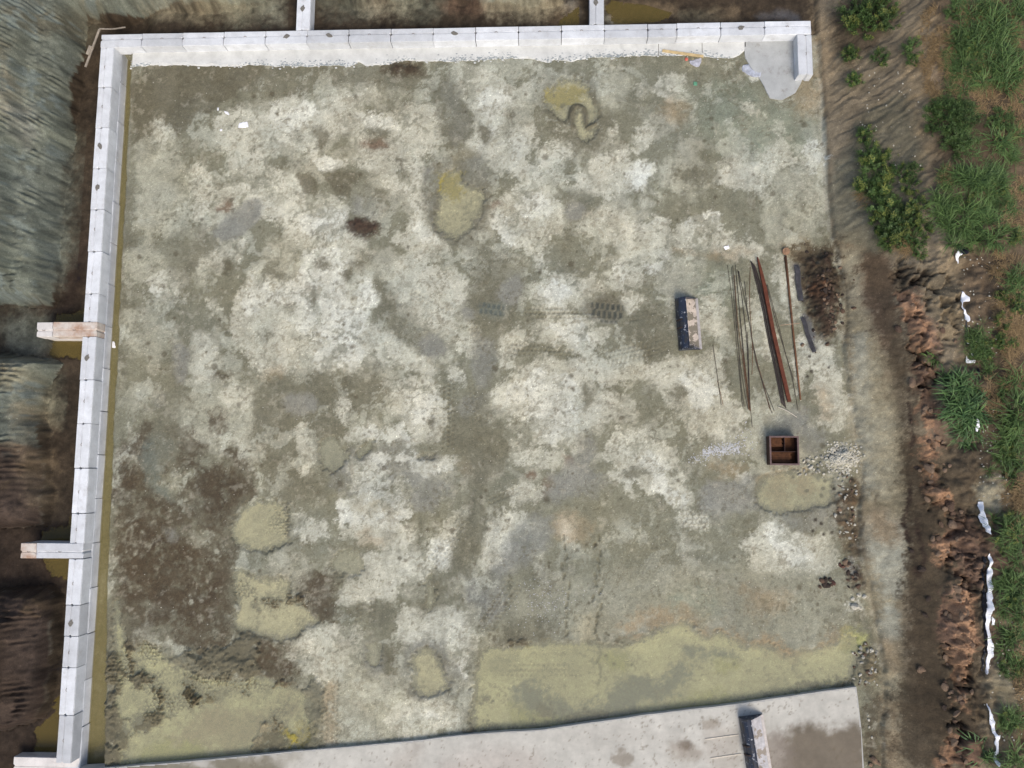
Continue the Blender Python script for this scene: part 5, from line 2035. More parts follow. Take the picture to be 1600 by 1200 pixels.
# ---- rubbish at the foot of the back wall
M_WHITE = simple('white_sheet', (.80, .80, .82), .5, var=.06, scale=4)
M_RED = simple('faded_red_plastic', (.55, .14, .10), .5, var=.2)
M_GREENP = simple('green_plastic', (.10, .26, .16), .5, var=.2)


def film(poly, z, m, label, name='plastic_film', cat='plastic film', amp=.05, group=None, fn=None, thick=.006, seed=0, step=.09):
    """a crumpled sheet lying over the ground"""
    P = [tuple((fn or ut)(a, b)[:2]) for a, b in pts(poly)]
    a = np.array(P)
    x0, y0 = a.min(0); x1, y1 = a.max(0)
    step = min(step, max(.03, min(x1 - x0, y1 - y0) / 7))
    nx, ny = int((x1 - x0) / step) + 2, int((y1 - y0) / step) + 2
    gx_, gy_ = np.meshgrid(x0 + np.arange(nx) * step, y0 + np.arange(ny) * step)
    wob = .5 * step * fbm(gx_, gy_, .3, 3, 400 + seed)
    ins = sd_poly(gx_, gy_, P) + wob < max(step * .55, .03)
    zz = hlook(H, gx_, gy_)
    zz = box(np.pad(zz, 0), 1) + z + amp * (fbm(gx_, gy_, .35, 4, 410 + seed, .6) + .35)
    zz = np.maximum(zz, hlook(H, gx_, gy_) + .012)
    idx = -np.ones(gx_.shape, int)
    idx[ins] = np.arange(ins.sum())
    q = np.stack([idx[:-1, :-1], idx[:-1, 1:], idx[1:, 1:], idx[1:, :-1]], -1).reshape(-1, 4)
    fs = []
    for r in q:
        k = [int(v) for v in r if v >= 0]
        if len(k) >= 3:
            fs.append(k)
    if not fs:
        return None
    # pull the rim on to the outline
    px, py = gx_[ins], gy_[ins]
    o0 = (float(px.mean()), float(py.mean()), float(zz[ins].mean()))
    bm = bmesh.new()
    vs = [bm.verts.new((px[i] - o0[0], py[i] - o0[1], zz[ins][i] - o0[2])) for i in range(len(px))]
    for k in fs:
        try:
            bm.faces.new([vs[i] for i in k])
        except ValueError:
            pass
    for v in [v for v in bm.verts if not v.link_faces]:
        bm.verts.remove(v)
    for it in range(2):
        bmesh.ops.smooth_vert(bm, verts=[v for v in bm.verts if v.is_boundary], factor=.5, use_axis_x=True, use_axis_y=True)
    bmesh.ops.solidify(bm, geom=bm.faces[:], thickness=thick)
    o = bm_to(name, bm, m, sm=True)
    o.location = o0
    return tag(o, label, cat, group)


fl_ = lambda a, b: up(a, b, .07)
film("1076,95 1096,89 1097,98 1090,106 1082,103", .02, simple('grey_sheet', (.40, .40, .44), .6, var=.45, scale=5), 'torn grey white sheet lying below the yellow plank', 'torn_sheet', 'sheet', .03, fn=fl_, seed=1)
bm = bmesh.new()
bmesh.ops.create_uvsphere(bm, u_segments=12, v_segments=8, radius=.075)
for v in bm.verts:
    v.co.z *= .55
    v.co *= 1 + .25 * math.sin(v.co.x * 40) * math.cos(v.co.y * 30)
o = bm_to('crushed_tub', bm, M_RED, sm=True)
p = up(1072.5, 92.5, .08)
o.location = (p[0], p[1], gz(p[0], p[1]) + .03)
tag(o, 'small crushed faded red tub beside the torn sheet', 'tub')
film("1083,129 1089,128 1090,134 1084,134", .015, M_GREENP, 'scrap of green plastic on the damp floor near the back wall', 'plastic_scrap', 'plastic scrap', .03, fn=fl_, seed=2, step=.03)
film("1158,103 1178,96 1192,104 1188,122 1176,122 1166,116 1159,110", .02, simple('blue_white_sheet', (.36, .38, .43), .5, var=.5, scale=4), 'crumpled pale blue sheet at the edge of the grey corner pad', 'plastic_sheet', 'plastic sheet', .05, fn=fl_, seed=3)
GP = 'scraps of white paper on the pit floor'
for i, (poly, lb) in enumerate((("339,169 342,168 342,172 339,173", 'smallest white paper scrap near the top left of the pit floor'),
                                ("350,173 356,175 358,180 352,177", 'white paper scrap in the middle of the three near the top left corner'),
                                ("374,192 386,190 388,198 378,200 372,199", 'larger torn white paper scrap near the top left of the pit floor'),
                                ("343,202 347,201 347,205 343,205", 'tiny white paper scrap lowest of those near the top left corner'))):
    film(poly, .012, M_WHITE, lb, 'paper_scrap', 'paper scrap', .02, GP, fn=fl_, seed=10 + i, step=.03)
film("1130,386 1139,383 1140,388 1134,391", .02, M_WHITE, 'small white plastic scrap above the thin steel bars', 'plastic_scrap', 'plastic scrap', .03, fn=fl_, seed=20, step=.03)
film("175,534 179,534 180,544 176,544", .0, M_WHITE, 'white chip of plastic floating in the slot beside the left wall', 'plastic_scrap', 'plastic scrap', .0, fn=lambda a, b: up(a, b, -.48), seed=21, step=.03)
COL.objects[-1].location.z = -.48

# ---- white film and black membrane along the field edge
M_FILM = simple('white_polythene', (.86, .87, .90), .35, var=.05, scale=3)
M_BLACK = simple('black_membrane', (.012, .012, .016), .35, var=.3, scale=4)
GF = 'strips of white film along the field edge'
for i, (poly, lb, z) in enumerate((
    ("1488,400 1494,392 1507,397 1499,402 1497,410 1494,418 1491,409", 'white film torn from under the black membrane piece', .10),
    ("1499,455 1504,457 1515,467 1514,471 1503,472 1503,480 1508,488 1514,496 1513,503 1509,505 1504,494 1497,482 1497,474 1500,466", 'white film strip with a wide bent head beside bare brown soil', .06),
    ("1510,526 1513,526 1513,536 1510,538", 'small white film strip lower down the black membrane line', .05),
    ("1508,555 1512,562 1523,564 1522,568 1509,567", 'small bent white film piece right of the lone grass tuft', .05),
    ("1516,552 1523,553 1521,558 1517,556", 'smallest white film scrap above the bent white film piece', .05),
    ("1522,655 1525,656 1527,668 1523,676 1521,672", 'white film end sticking out below the long grass clump', .12),
    ("1529,785 1535,784 1536,790 1534,796 1541,812 1546,826 1545,835 1540,832 1536,823 1530,808 1528,796", 'crooked white film strip beside the round pale bare patch', .05),
    ("1544,858 1547,868 1550,890 1549,930 1546,960 1547,1000 1551,1012 1549,1026 1545,1038 1541,1054 1539,1030 1540,990 1538,960 1540,930 1542,890", 'longest white film strip, straight, along the field edge', .08),
    ("1548,963 1553,968 1553,976 1549,977", 'white film scrap just right of the longest strip', .05),
    ("1540,1098 1545,1104 1552,1130 1556,1150 1560,1144 1559,1162 1557,1180 1561,1192 1556,1197 1551,1190 1553,1170 1546,1140 1542,1120", 'lowest white film strip with a torn tail beside grass', .08))):
    film(poly, z, M_FILM, lb, 'plastic_film', 'plastic film', .05, GF, seed=30 + i, step=.07)
film("1492,390 1497,387 1509,388 1511,397 1505,399 1496,394", .12, M_BLACK, 'folded black membrane piece at the upper end of the film', 'black_membrane', 'membrane', .07, seed=50, step=.06)
film("1507,500 1509,500 1511,540 1508,540", .06, M_BLACK, 'thin black membrane edge below the wide headed film strip', 'black_membrane', 'membrane', .03, seed=51, step=.04)
film("1524,576 1528,576 1529,585 1525,586", .06, M_BLACK, 'small black membrane corner above the long grass clump', 'black_membrane', 'membrane', .03, seed=52, step=.04)
film("1536,870 1540,870 1538,1050 1534,1050", .03, M_BLACK, 'black membrane edge along the left side of the longest film strip', 'black_membrane', 'membrane', .03, seed=53, step=.05)

# ---- stones
M_STONE = [simple('pale_limestone', (.44, .42, .35), .9, var=.3, scale=5, bump=.4), simple('grey_stone', (.28, .27, .23), .9, var=.3, scale=5, bump=.4),
           simple('brown_clod', (.10, .065, .045), .95, var=.4, scale=5, bump=.5), simple('dark_clod', (.045, .033, .026), .95, var=.4, scale=5, bump=.5),
           simple('orange_clod', (.18, .125, .085), .95, var=.35, scale=5, bump=.5), simple('reddish_clod', (.10, .05, .038), .95, var=.35, scale=5, bump=.5)]
ROCK = []
for k in range(6):
    bm = bmesh.new()
    bmesh.ops.create_icosphere(bm, subdivisions=2, radius=1)
    rr = random.Random(k + 60)
    off = [Vector((rr.uniform(-1, 1), rr.uniform(-1, 1), rr.uniform(-1, 1))).normalized() for _ in range(9)]
    for v in bm.verts:
        for q in off:
            dq = v.co.dot(q)
            if dq > .62:
                v.co -= q * (dq - .62) * .85
        v.co *= 1 + rr.uniform(-.05, .05)
        v.co.z *= .72
        v.co.x *= 1.15
    me = bpy.data.meshes.new('stone')
    bm.to_mesh(me); bm.free()
    me.materials.append(M_STONE[0])
    ROCK.append(me)


def rocks(spots, mi, name, label, cat, group, rs=None):
    for (px, py, r) in spots:
        p = ut(px, py)
        o = link(name, random.choice(ROCK))
        o.location = (p[0], p[1], gz(p[0], p[1]) + r * .3)
        o.scale = (r * random.uniform(.85, 1.2), r * random.uniform(.75, 1.1), r * random.uniform(.7, 1))
        o.rotation_euler = (random.uniform(-.4, .4), random.uniform(-.4, .4), random.uniform(0, 6.28))
        o.material_slots[0].link = 'OBJECT'
        o.material_slots[0].material = M_STONE[mi if isinstance(mi, int) else random.choice(mi)]
        tag(o, label, cat, group)


rocks([(1256, 721, .085), (1262, 718.5, .09), (1270, 720, .07), (1283, 714, .07), (1267, 730, .1), (1250, 741, .09), (1279, 735, .08), (1257, 735, .07), (1275, 738, .06), (1263, 726, .07),
       (1282, 724, .07), (1290, 716, .07), (1298, 714, .08), (1303, 703, .08), (1307, 698, .07), (1287, 741, .06), (1292, 728, .07), (1249, 725, .05), (1312, 741, .07), (1319, 745, .06),
       (1326, 742, .06), (1278, 727, .06), (1260, 741, .06), (1271, 733, .06), (1300, 735, .06), (1308, 735, .06), (1295, 737, .05)], [0, 1], 'stone',
      'broken pale stone in the rubble spilling from the heap towards the rusty box', 'stone', 'broken stones between the rusty box and the rubble heap')
rocks([(random.uniform(1309, 1338), random.uniform(745, 850), random.uniform(.03, .07)) for _ in range(46)] + [(1318, 779, .06), (1305, 806, .09), (1311, 796, .08), (1317, 764, .06), (1313, 760, .05)], [0, 0, 1, 4, 2], 'stone',
      'small stone in the gravelly soil at the foot of the right bank', 'stone', 'stones at the foot of the right bank')
rocks([(1284, 908, .11), (1290, 907, .12), (1297, 906, .1), (1302, 910, .1), (1287, 914, .1), (1293, 915, .11), (1281, 917, .08), (1299, 914, .07), (1290, 903, .07)], [5, 2, 3], 'clod',
      'dark reddish clod in the small pile left of the right bank', 'clod', 'reddish clods in the small pile near the right bank')
rocks([(1320, 878, .13), (1316, 885, .1), (1324, 884, .09), (1312, 882, .08)], [4, 5], 'clod', 'orange brown clod on the dark soil at the foot of the right bank', 'clod', 'orange clods at the foot of the right bank')
rocks([(random.uniform(1322, 1345), random.uniform(880, 920), random.uniform(.05, .12)) for _ in range(14)], [3, 2], 'clod', 'dark clod in the soil heap at the foot of the right bank', 'clod', 'dark clods at the foot of the right bank')
rocks([(1336, 948, .16), (1332, 936, .08), (1344, 950, .07), (1350, 932, .1), (1341, 930, .08)], [0, 1], 'stone', 'pale stone lying against the lower right bank, above the puddle', 'stone', 'pale stones against the lower right bank')
rocks([(random.uniform(1334, 1372), random.uniform(1005, 1070), random.uniform(.035, .09)) for _ in range(42)], [0, 1, 1, 2], 'stone', 'stone in the rubble at the right end of the large puddle', 'stone', 'stones at the right end of the large puddle')
rocks([(random.gauss(1286, 16), random.gauss(460, 34), random.uniform(.03, .10)) for _ in range(80)], [2, 3, 3, 4], 'clod', 'clod in the dark soil heap beside the flanged pole', 'clod', 'clods of the dark soil heap')
rocks([(1357, 1125, .06), (1358, 1136, .05), (1356, 1118, .04), (1362, 1152, .05)], 0, 'stone', 'white stone in the brown soil right of the slab corner', 'stone', 'white stones right of the slab')
rocks([(1365, 1188, .16), (1372, 1192, .1), (1360, 1194, .1)], [4], 'clod', 'orange clod right of the slab at the bottom edge', 'clod', 'orange clods right of the slab')
rocks([(1490, 803, .16), (1475, 795, .14), (1503, 800, .1), (1447, 780, .12), (1464, 865, .14), (1458, 846, .12), (1471, 517, .12), (1493, 533, .1), (1456, 565, .14), (1462, 578, .12), (1443, 645, .1), (1452, 690, .1),
       (1455, 730, .12), (1492, 920, .16), (1480, 960, .14), (1512, 1005, .12), (1518, 1084, .14), (1440, 1045, .13), (1436, 1048, .1), (1473, 1188, .18), (1490, 1160, .16), (1500, 1175, .14), (1510, 1190, .12), (1484, 1140, .12),
       (1470, 820, .12), (1486, 795, .1), (1496, 870, .13), (1500, 1060, .12), (1497, 1090, .13), (1520, 900, .09), (1527, 870, .08), (1512, 830, .08)], [4, 4, 2], 'clod',
      'cracked orange brown clod on the ledge of the right bank', 'clod', 'orange clods on the ledge of the right bank')
_led = []
while len(_led) < 70:
    a_ = random.random()
    y_ = 450 + 740 * a_
    _led.append((np.interp(y_, [450, 560, 650, 780, 860, 1000, 1100, 1190], [1425, 1448, 1455, 1468, 1480, 1498, 1500, 1495]) + random.gauss(0, 13), y_, random.choice([.05, .06, .07, .09, .12, .17]) * random.uniform(.8, 1.2)))
rocks(_led, [4, 4, 2], 'clod', 'cracked orange brown clod on the ledge of the right bank', 'clod', 'orange clods on the ledge of the right bank')
rocks([(1424, 860, .1), (1440, 890, .14), (1450, 935, .13), (1445, 960, .11), (1434, 730, .12), (1475, 1105, .12)], [3], 'clod',
      'dark brown clod on the ledge of the right bank', 'clod', 'dark clods on the ledge of the right bank')
# loose white gravel, and grit strewn over the field: too many to count
def grit(name, label, cat, gen, n, m, rmin, rmax, seed):
    rr = random.Random(seed)
    bm = bmesh.new()
    p0 = None
    for k in range(n):
        px, py = gen(rr)
        p = ut(px, py)
        if p0 is None:
            p0 = p
        r = rr.uniform(rmin, rmax)
        M = Matrix.Translation((p[0] - p0[0], p[1] - p0[1], gz(p[0], p[1]) + r * .3 - p0[2])) @ Matrix.Rotation(rr.uniform(0, 6), 4, 'Z') @ Matrix.Diagonal((r * 1.3, r, r * .7, 1))
        bmesh.ops.create_icosphere(bm, subdivisions=1, radius=1, matrix=M)
    o = bm_to(name, bm, m)
    o.location = p0
    return tag(o, label, cat, kind='stuff')


def g1(rr):
    t = rr.random()
    if t < .82:
        x = rr.uniform(1098, 1156)
        return x, 704 - (x - 1125) * .14 + rr.gauss(0, 4.5)
    if t < .9:
        return rr.uniform(1075, 1110), rr.gauss(717, 5)
    return rr.gauss(1160, 9), rr.gauss(690, 16)


M_GRAV = simple('white_gravel', (.48, .48, .48), .8, var=.2, scale=9)
grit('gravel', 'spill of white gravel on the damp floor left of the rusty box', 'gravel', g1, 520, M_GRAV, .011, .028, 1)
grit('gravel', 'white grit strewn over the rubble heap right of the rusty box', 'gravel', lambda rr: (rr.gauss(1316, 14), rr.gauss(716, 11)), 520, M_STONE[0], .015, .05, 2)
grit('gravel', 'pale grit scattered over the bare soil of the field edge', 'gravel',
     lambda rr: rr.choice([(rr.uniform(1500, 1560), rr.uniform(400, 560)), (rr.uniform(1540, 1600), rr.uniform(950, 1160)), (rr.uniform(1340, 1440), rr.uniform(100, 300)), (rr.uniform(1530, 1575), rr.uniform(640, 800))]), 260, M_STONE[0], .012, .035, 3)
grit('gravel', 'grit and crumbs scattered over the pit floor', 'gravel',
     lambda rr: (rr.uniform(215, 1280), rr.uniform(110, 1050)), 900, M_STONE[0], .008, .022, 4)
grit('gravel', 'shell grit on the olive mud above the large puddle', 'gravel', lambda rr: (rr.gauss(850, 25), rr.gauss(938, 22)), 160, M_GRAV, .01, .02, 5)
# ------------------------------------------------------------------ plants on the bank and the field
def leaf_mat(name, c0, c1, trans=.25):
    m, nt, b = mat(name)
    oi = nd(nt, 'ShaderNodeObjectInfo')
    ge = nd(nt, 'ShaderNodeNewGeometry')
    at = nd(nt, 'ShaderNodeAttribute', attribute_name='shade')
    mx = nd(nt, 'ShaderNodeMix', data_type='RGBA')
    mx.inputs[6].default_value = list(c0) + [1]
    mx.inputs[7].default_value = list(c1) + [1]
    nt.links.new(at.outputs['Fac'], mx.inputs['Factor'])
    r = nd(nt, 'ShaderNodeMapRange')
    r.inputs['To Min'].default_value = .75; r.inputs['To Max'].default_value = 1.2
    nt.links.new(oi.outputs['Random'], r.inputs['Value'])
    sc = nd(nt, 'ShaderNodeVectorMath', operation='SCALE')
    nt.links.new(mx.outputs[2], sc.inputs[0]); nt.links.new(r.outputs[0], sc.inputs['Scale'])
    nt.links.new(sc.outputs[0], b.inputs['Base Color'])
    b.inputs['Roughness'].default_value = .55
    b.inputs['Specular IOR Level'].default_value = .3
    return m


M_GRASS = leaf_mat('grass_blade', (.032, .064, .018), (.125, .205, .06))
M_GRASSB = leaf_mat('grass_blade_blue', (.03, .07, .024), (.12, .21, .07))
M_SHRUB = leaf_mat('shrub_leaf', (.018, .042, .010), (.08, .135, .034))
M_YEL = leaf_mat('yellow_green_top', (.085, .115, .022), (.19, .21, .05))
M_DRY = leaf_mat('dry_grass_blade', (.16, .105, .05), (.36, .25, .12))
M_TWIG = simple('twig', (.10, .07, .045), .9)


class Blades:
    def __init__(s):
        s.v = []; s.f = []; s.sh = []; s.mi = []

    def blade(s, p, d, L, w, droop, sh, mi=0, seg=5, rr=random):
        """a tapering strip that starts along d and droops over"""
        p = np.array(p, float); d = np.array(d, float); d /= np.linalg.norm(d)
        side = np.cross(d, (0, 0, 1.0))
        if np.linalg.norm(side) < .05:
            side = np.array([1.0, 0, 0])
        side /= np.linalg.norm(side)
        b = len(s.v)
        for i in range(seg + 1):
            t = i / seg
            ww = w * (1 - t) ** .6 * (.55 + .45 * min(1, t * 4)) if i < seg else w * .06
            s.v.append(p - side * ww); s.v.append(p + side * ww)
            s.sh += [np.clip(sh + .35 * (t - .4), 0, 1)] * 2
            if i < seg:
                p = p + d * L / seg
                d = d + np.array([0, 0, -droop / seg])
                d /= np.linalg.norm(d)
        for i in range(seg):
            s.f.append((b + 2 * i, b + 2 * i + 1, b + 2 * i + 3, b + 2 * i + 2)); s.mi.append(mi)

    def leaf(s, p, d, L, w, sh, mi=0):
        p = np.array(p, float); d = np.array(d, float); d /= np.linalg.norm(d)
        side = np.cross(d, (0.2, 0.1, 1.0)); side /= np.linalg.norm(side) + 1e-9
        b = len(s.v)
        s.v += [p, p + d * L * .45 + side * w, p + d * L, p + d * L * .45 - side * w]
        s.sh += [sh] * 4
        s.f.append((b, b + 1, b + 2, b + 3)); s.mi.append(mi)

    def mesh(s, name, mats):
        me = bpy.data.meshes.new(name)
        me.from_pydata([tuple(v) for v in s.v], [], s.f)
        a = me.attributes.new('shade', 'FLOAT', 'POINT')
        a.data.foreach_set('value', np.array(s.sh, np.float32))
        for m in mats:
            me.materials.append(m)
        me.polygons.foreach_set('material_index', np.array(s.mi, np.int32))
        return me


def tuft_mesh(seed, n=80, spread=.3, Lr=(.25, .8), w=.013, droop=1.3, mats=None):
    rr = random.Random(seed)
    B = Blades()
    for k in range(n):
        a = rr.uniform(0, 6.283)
        r = spread * math.sqrt(rr.random())
        if k % 9 == 0:
            hub = (rr.gauss(0, spread * .7), rr.gauss(0, spread * .45), rr.gauss(0, .25), rr.gauss(0, .25))
        th = rr.uniform(.25, 1.15)
        d = (math.cos(a + rr.uniform(-.8, .8)) * th, math.sin(a + rr.uniform(-.8, .8)) * th, rr.uniform(.7, 1.1))
        B.blade((hub[0] + r * .4 * math.cos(a), hub[1] + r * .4 * math.sin(a), -.03), (d[0] + hub[2], d[1] + hub[3], d[2]), rr.uniform(*Lr), w * rr.uniform(.7, 1.5), droop * rr.uniform(.6, 1.5), rr.uniform(.05, .9), rr=rr)
    return B.mesh('grass_tuft', mats or [M_GRASS])


TUFT = [tuft_mesh(i) for i in range(4)] + [tuft_mesh(10 + i, 75, .3, (.3, .75), .022, 1.5, [M_GRASSB]) for i in range(3)] + [tuft_mesh(20 + i, 130, .28, (.25, .55), .011, 1.2, [M_GRASS]) for i in range(2)]
SMALL = [tuft_mesh(40 + i, 50, .16, (.14, .34), .010, 1.2) for i in range(3)]


def plant(me, px, py, size, name, label, cat, group, base=.62):
    p = ut(px, py)
    o = link(name, me)
    z = gz(p[0], p[1])
    # the picture shows the crown: step back to where it is rooted
    h = .3 * size
    q = up(px, py, z + h)
    o.location = (q[0], q[1], gz(q[0], q[1]) - .01)
    s = size / base
    o.scale = (s * random.uniform(.9, 1.1), s * random.uniform(.9, 1.1), s * random.uniform(.8, 1.05))
    o.rotation_euler = (random.uniform(-.1, .1), random.uniform(-.1, .1), random.uniform(0, 6.28))
    return tag(o, label, cat, group)


SETS = [
    ('tall green grass tuft in the dense stand at the top right corner of the field', 'grass tufts in the top right stand', 0,
     [(1525, 20, .7), (1560, 25, .8), (1585, 15, .8), (1490, 28, .6), (1515, 45, .75), (1545, 55, .8), (1575, 50, .8), (1598, 40, .7), (1500, 60, .6), (1530, 75, .7), (1565, 80, .8), (1590, 85, .8), (1508, 92, .6),
      (1550, 100, .7), (1580, 110, .8), (1490, 105, .5), (1512, 112, .5), (1535, 125, .6), (1578, 125, .7), (1595, 150, .6), (1488, 137, .4), (1510, 140, .4), (1542, 8, .6), (1508, 10, .6), (1598, 5, .7), (1555, 40, .7),
      (1520, 60, .6), (1588, 68, .7), (1560, 60, .7), (1597, 110, .7), (1570, 100, .7), (1545, 138, .4), (1560, 128, .5)]),
    ('green grass tuft in the stand between the dark shrubs and the black membrane', 'grass tufts above the black membrane', 0,
     [(1560, 220, .75), (1575, 225, .65), (1590, 205, .5), (1530, 265, .85), (1525, 285, .85), (1565, 285, .65), (1545, 300, .65), (1505, 300, .6), (1475, 310, .65), (1520, 330, .75), (1545, 345, .65), (1510, 365, .75), (1495, 375, .65),
      (1530, 372, .6), (1565, 368, .65), (1582, 378, .6), (1472, 335, .6), (1470, 300, .55), (1490, 345, .65), (1500, 330, .65), (1535, 318, .6), (1513, 275, .7), (1540, 280, .7), (1555, 325, .5), (1482, 325, .6), (1515, 350, .7),
      (1528, 355, .6), (1575, 275, .55), (1585, 245, .5), (1500, 270, .5), (1480, 270, .5)]),
    ('broad bladed blue green grass tuft in the long clump over the film line', 'broad grass tufts of the long clump', 4,
     [(1490, 592, .65), (1510, 600, .75), (1527, 610, .65), (1500, 622, .75), (1520, 638, .85), (1505, 652, .75), (1525, 665, .7), (1518, 688, .6), (1512, 640, .8), (1498, 605, .7), (1530, 650, .7), (1508, 676, .6), (1484, 588, .45), (1486, 622, .4), (1530, 628, .6)]),
    ('green grass tuft at the right margin beside the long clump', 'grass tufts right of the long clump', 0,
     [(1595, 590, .65), (1580, 600, .55), (1592, 640, .85), (1599, 660, .75), (1545, 582, .45), (1575, 672, .65), (1582, 690, .75), (1592, 712, .75), (1570, 718, .45), (1552, 735, .4), (1582, 745, .55), (1598, 620, .7), (1594, 680, .7), (1568, 690, .6)]),
    ('bushy green weed between the film line and the dry yellow grass', 'green weeds left of the dry grass', 2,
     [(1525, 522, .5), (1535, 538, .6), (1545, 555, .5), (1530, 552, .5), (1540, 522, .5), (1550, 570, .45), (1520, 545, .4)]),
    ('green grass tuft on the lower right field edge beside the film strips', 'grass tufts along the lower field edge', 0,
     [(1560, 815, .5), (1580, 830, .65), (1596, 840, .65), (1570, 850, .45), (1575, 905, .6), (1590, 930, .65), (1580, 952, .55), (1575, 985, .6), (1590, 1002, .65), (1575, 1020, .6), (1595, 1042, .55), (1582, 1130, .6), (1576, 1118, .45),
      (1550, 1190, .45), (1597, 1180, .65), (1585, 1200, .6), (1592, 880, .6), (1566, 920, .45), (1598, 960, .6), (1570, 1005, .45), (1585, 820, .55), (1588, 860, .5), (1598, 1120, .6), (1572, 1140, .45), (1568, 960, .4), (1598, 905, .6)]),
    ('green grass tuft at the right edge beside the tan dry grass', 'grass tufts beside the tan dry grass', 0, [(1590, 437, .6), (1597, 452, .5), (1598, 425, .5), (1583, 448, .4)]),
]
for lab, grp, k0, sp_ in SETS:
    for i, (px, py, s) in enumerate(sp_):
        if k0 == 0 and grp.endswith(('stand', 'membrane')) and i % 4 == 3:
            continue
        me = TUFT[(k0 + i) % 4 if k0 == 0 else (4 + i % 3 if k0 == 4 else 7 + i % 2)]
        plant(me, px, py, s * .96, 'grass_tuft', lab, 'grass tuft', grp)
plant(SMALL[0], 1461, 557, .5, 'grass_tuft', 'lone small green grass tuft on bare brown soil', 'grass tuft', None, .34)
plant(TUFT[5], 1543, 1172, .7, 'grass_tuft', 'green grass tuft growing over the lowest white film strip', 'grass tuft', None)
plant(SMALL[1], 1486, 322, .3, 'grass_tuft', 'small sprout beside the yellow topped bushes', 'grass tuft', None, .34)


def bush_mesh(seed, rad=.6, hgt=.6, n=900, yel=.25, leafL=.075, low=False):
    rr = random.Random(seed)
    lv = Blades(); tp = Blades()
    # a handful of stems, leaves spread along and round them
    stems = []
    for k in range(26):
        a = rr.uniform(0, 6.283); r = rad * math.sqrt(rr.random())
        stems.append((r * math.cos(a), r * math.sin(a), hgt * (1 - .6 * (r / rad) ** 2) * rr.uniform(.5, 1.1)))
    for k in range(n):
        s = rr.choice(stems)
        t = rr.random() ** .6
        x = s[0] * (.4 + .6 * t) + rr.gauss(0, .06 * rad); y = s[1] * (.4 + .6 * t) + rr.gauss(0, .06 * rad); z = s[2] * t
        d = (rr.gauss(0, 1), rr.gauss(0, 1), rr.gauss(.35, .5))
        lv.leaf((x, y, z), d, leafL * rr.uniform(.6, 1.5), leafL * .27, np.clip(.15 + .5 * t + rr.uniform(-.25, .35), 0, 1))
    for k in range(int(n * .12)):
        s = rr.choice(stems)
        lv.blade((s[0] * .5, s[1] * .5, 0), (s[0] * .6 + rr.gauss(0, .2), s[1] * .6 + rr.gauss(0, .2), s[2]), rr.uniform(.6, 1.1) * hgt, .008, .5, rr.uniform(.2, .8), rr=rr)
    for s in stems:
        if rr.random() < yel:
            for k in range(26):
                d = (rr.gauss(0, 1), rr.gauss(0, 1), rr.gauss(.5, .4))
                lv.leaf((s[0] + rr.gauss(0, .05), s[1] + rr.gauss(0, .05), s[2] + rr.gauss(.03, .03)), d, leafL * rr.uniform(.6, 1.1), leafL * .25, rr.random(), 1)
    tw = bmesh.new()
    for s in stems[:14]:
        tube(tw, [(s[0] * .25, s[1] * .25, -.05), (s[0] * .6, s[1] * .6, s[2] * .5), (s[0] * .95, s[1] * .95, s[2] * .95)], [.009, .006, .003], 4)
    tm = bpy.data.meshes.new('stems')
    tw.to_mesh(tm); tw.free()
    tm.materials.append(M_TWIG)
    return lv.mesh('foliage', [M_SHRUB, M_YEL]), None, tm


BUSH = [bush_mesh(1, .75, .7, 1500, .6), bush_mesh(2, .7, .6, 1300, .45), bush_mesh(3, .6, .55, 1000, .12), bush_mesh(4, .8, .4, 1700, .02, .06), bush_mesh(5, .55, .6, 900, .3)]


def bush(k, px, py, size, label, group=None):
    p = ut(px, py)
    q = up(px, py, gz(p[0], p[1]) + .25 * size)
    e = bpy.data.objects.new('shrub', None)
    COL.objects.link(e)
    e.location = (q[0], q[1], gz(q[0], q[1]) - .03)
    s = size / 1.3
    e.scale = (s * random.uniform(.9, 1.1), s * random.uniform(.9, 1.1), s * random.uniform(.85, 1.1))
    e.rotation_euler = (0, 0, random.uniform(0, 6.28))
    tag(e, label, 'shrub', group)
    f, t, st = BUSH[k]
    link('foliage', f, e)
    link('stem', st, e)
    if t:
        link('yellow_tops', t, e)
    return e


G1 = 'shrubs on the washed slope of the right bank'
bush(0, 1345, 12, 1.5, 'dark yellow topped shrub at the top edge, left part of the clump above the slope', G1)
bush(0, 1375, 14, 1.5, 'dark yellow topped shrub at the top edge, right part of the clump above the slope', G1)
bush(1, 1352, 36, 1.2, 'shrub at the lower left tip of the clump at the top edge', G1)
bush(1, 1392, 26, 1.0, 'shrub at the right tip of the clump at the top edge', G1)
bush(4, 1334, 82, 1.0, 'small green shrub on the slope below the top clump, left of its neighbour', G1)
bush(4, 1340, 122, .9, 'lowest small shrub of the left pair on the washed slope', G1)
bush(2, 1380, 86, 1.0, 'small dark shrub on the slope just left of the tan gully', G1)
bush(2, 1432, 70, 1.1, 'round leafy green shrub right of the tan gully', G1)
bush(2, 1430, 92, .6, 'small shrub hanging below the round one by the tan gully', G1)
bush(4, 1357, 207, 1.0, 'pale green shrub at the upper end of the yellow topped thicket', G1)
G2 = 'shrubs of the yellow topped thicket'
LT = 'yellow topped green shrub in the big thicket on the right bank'
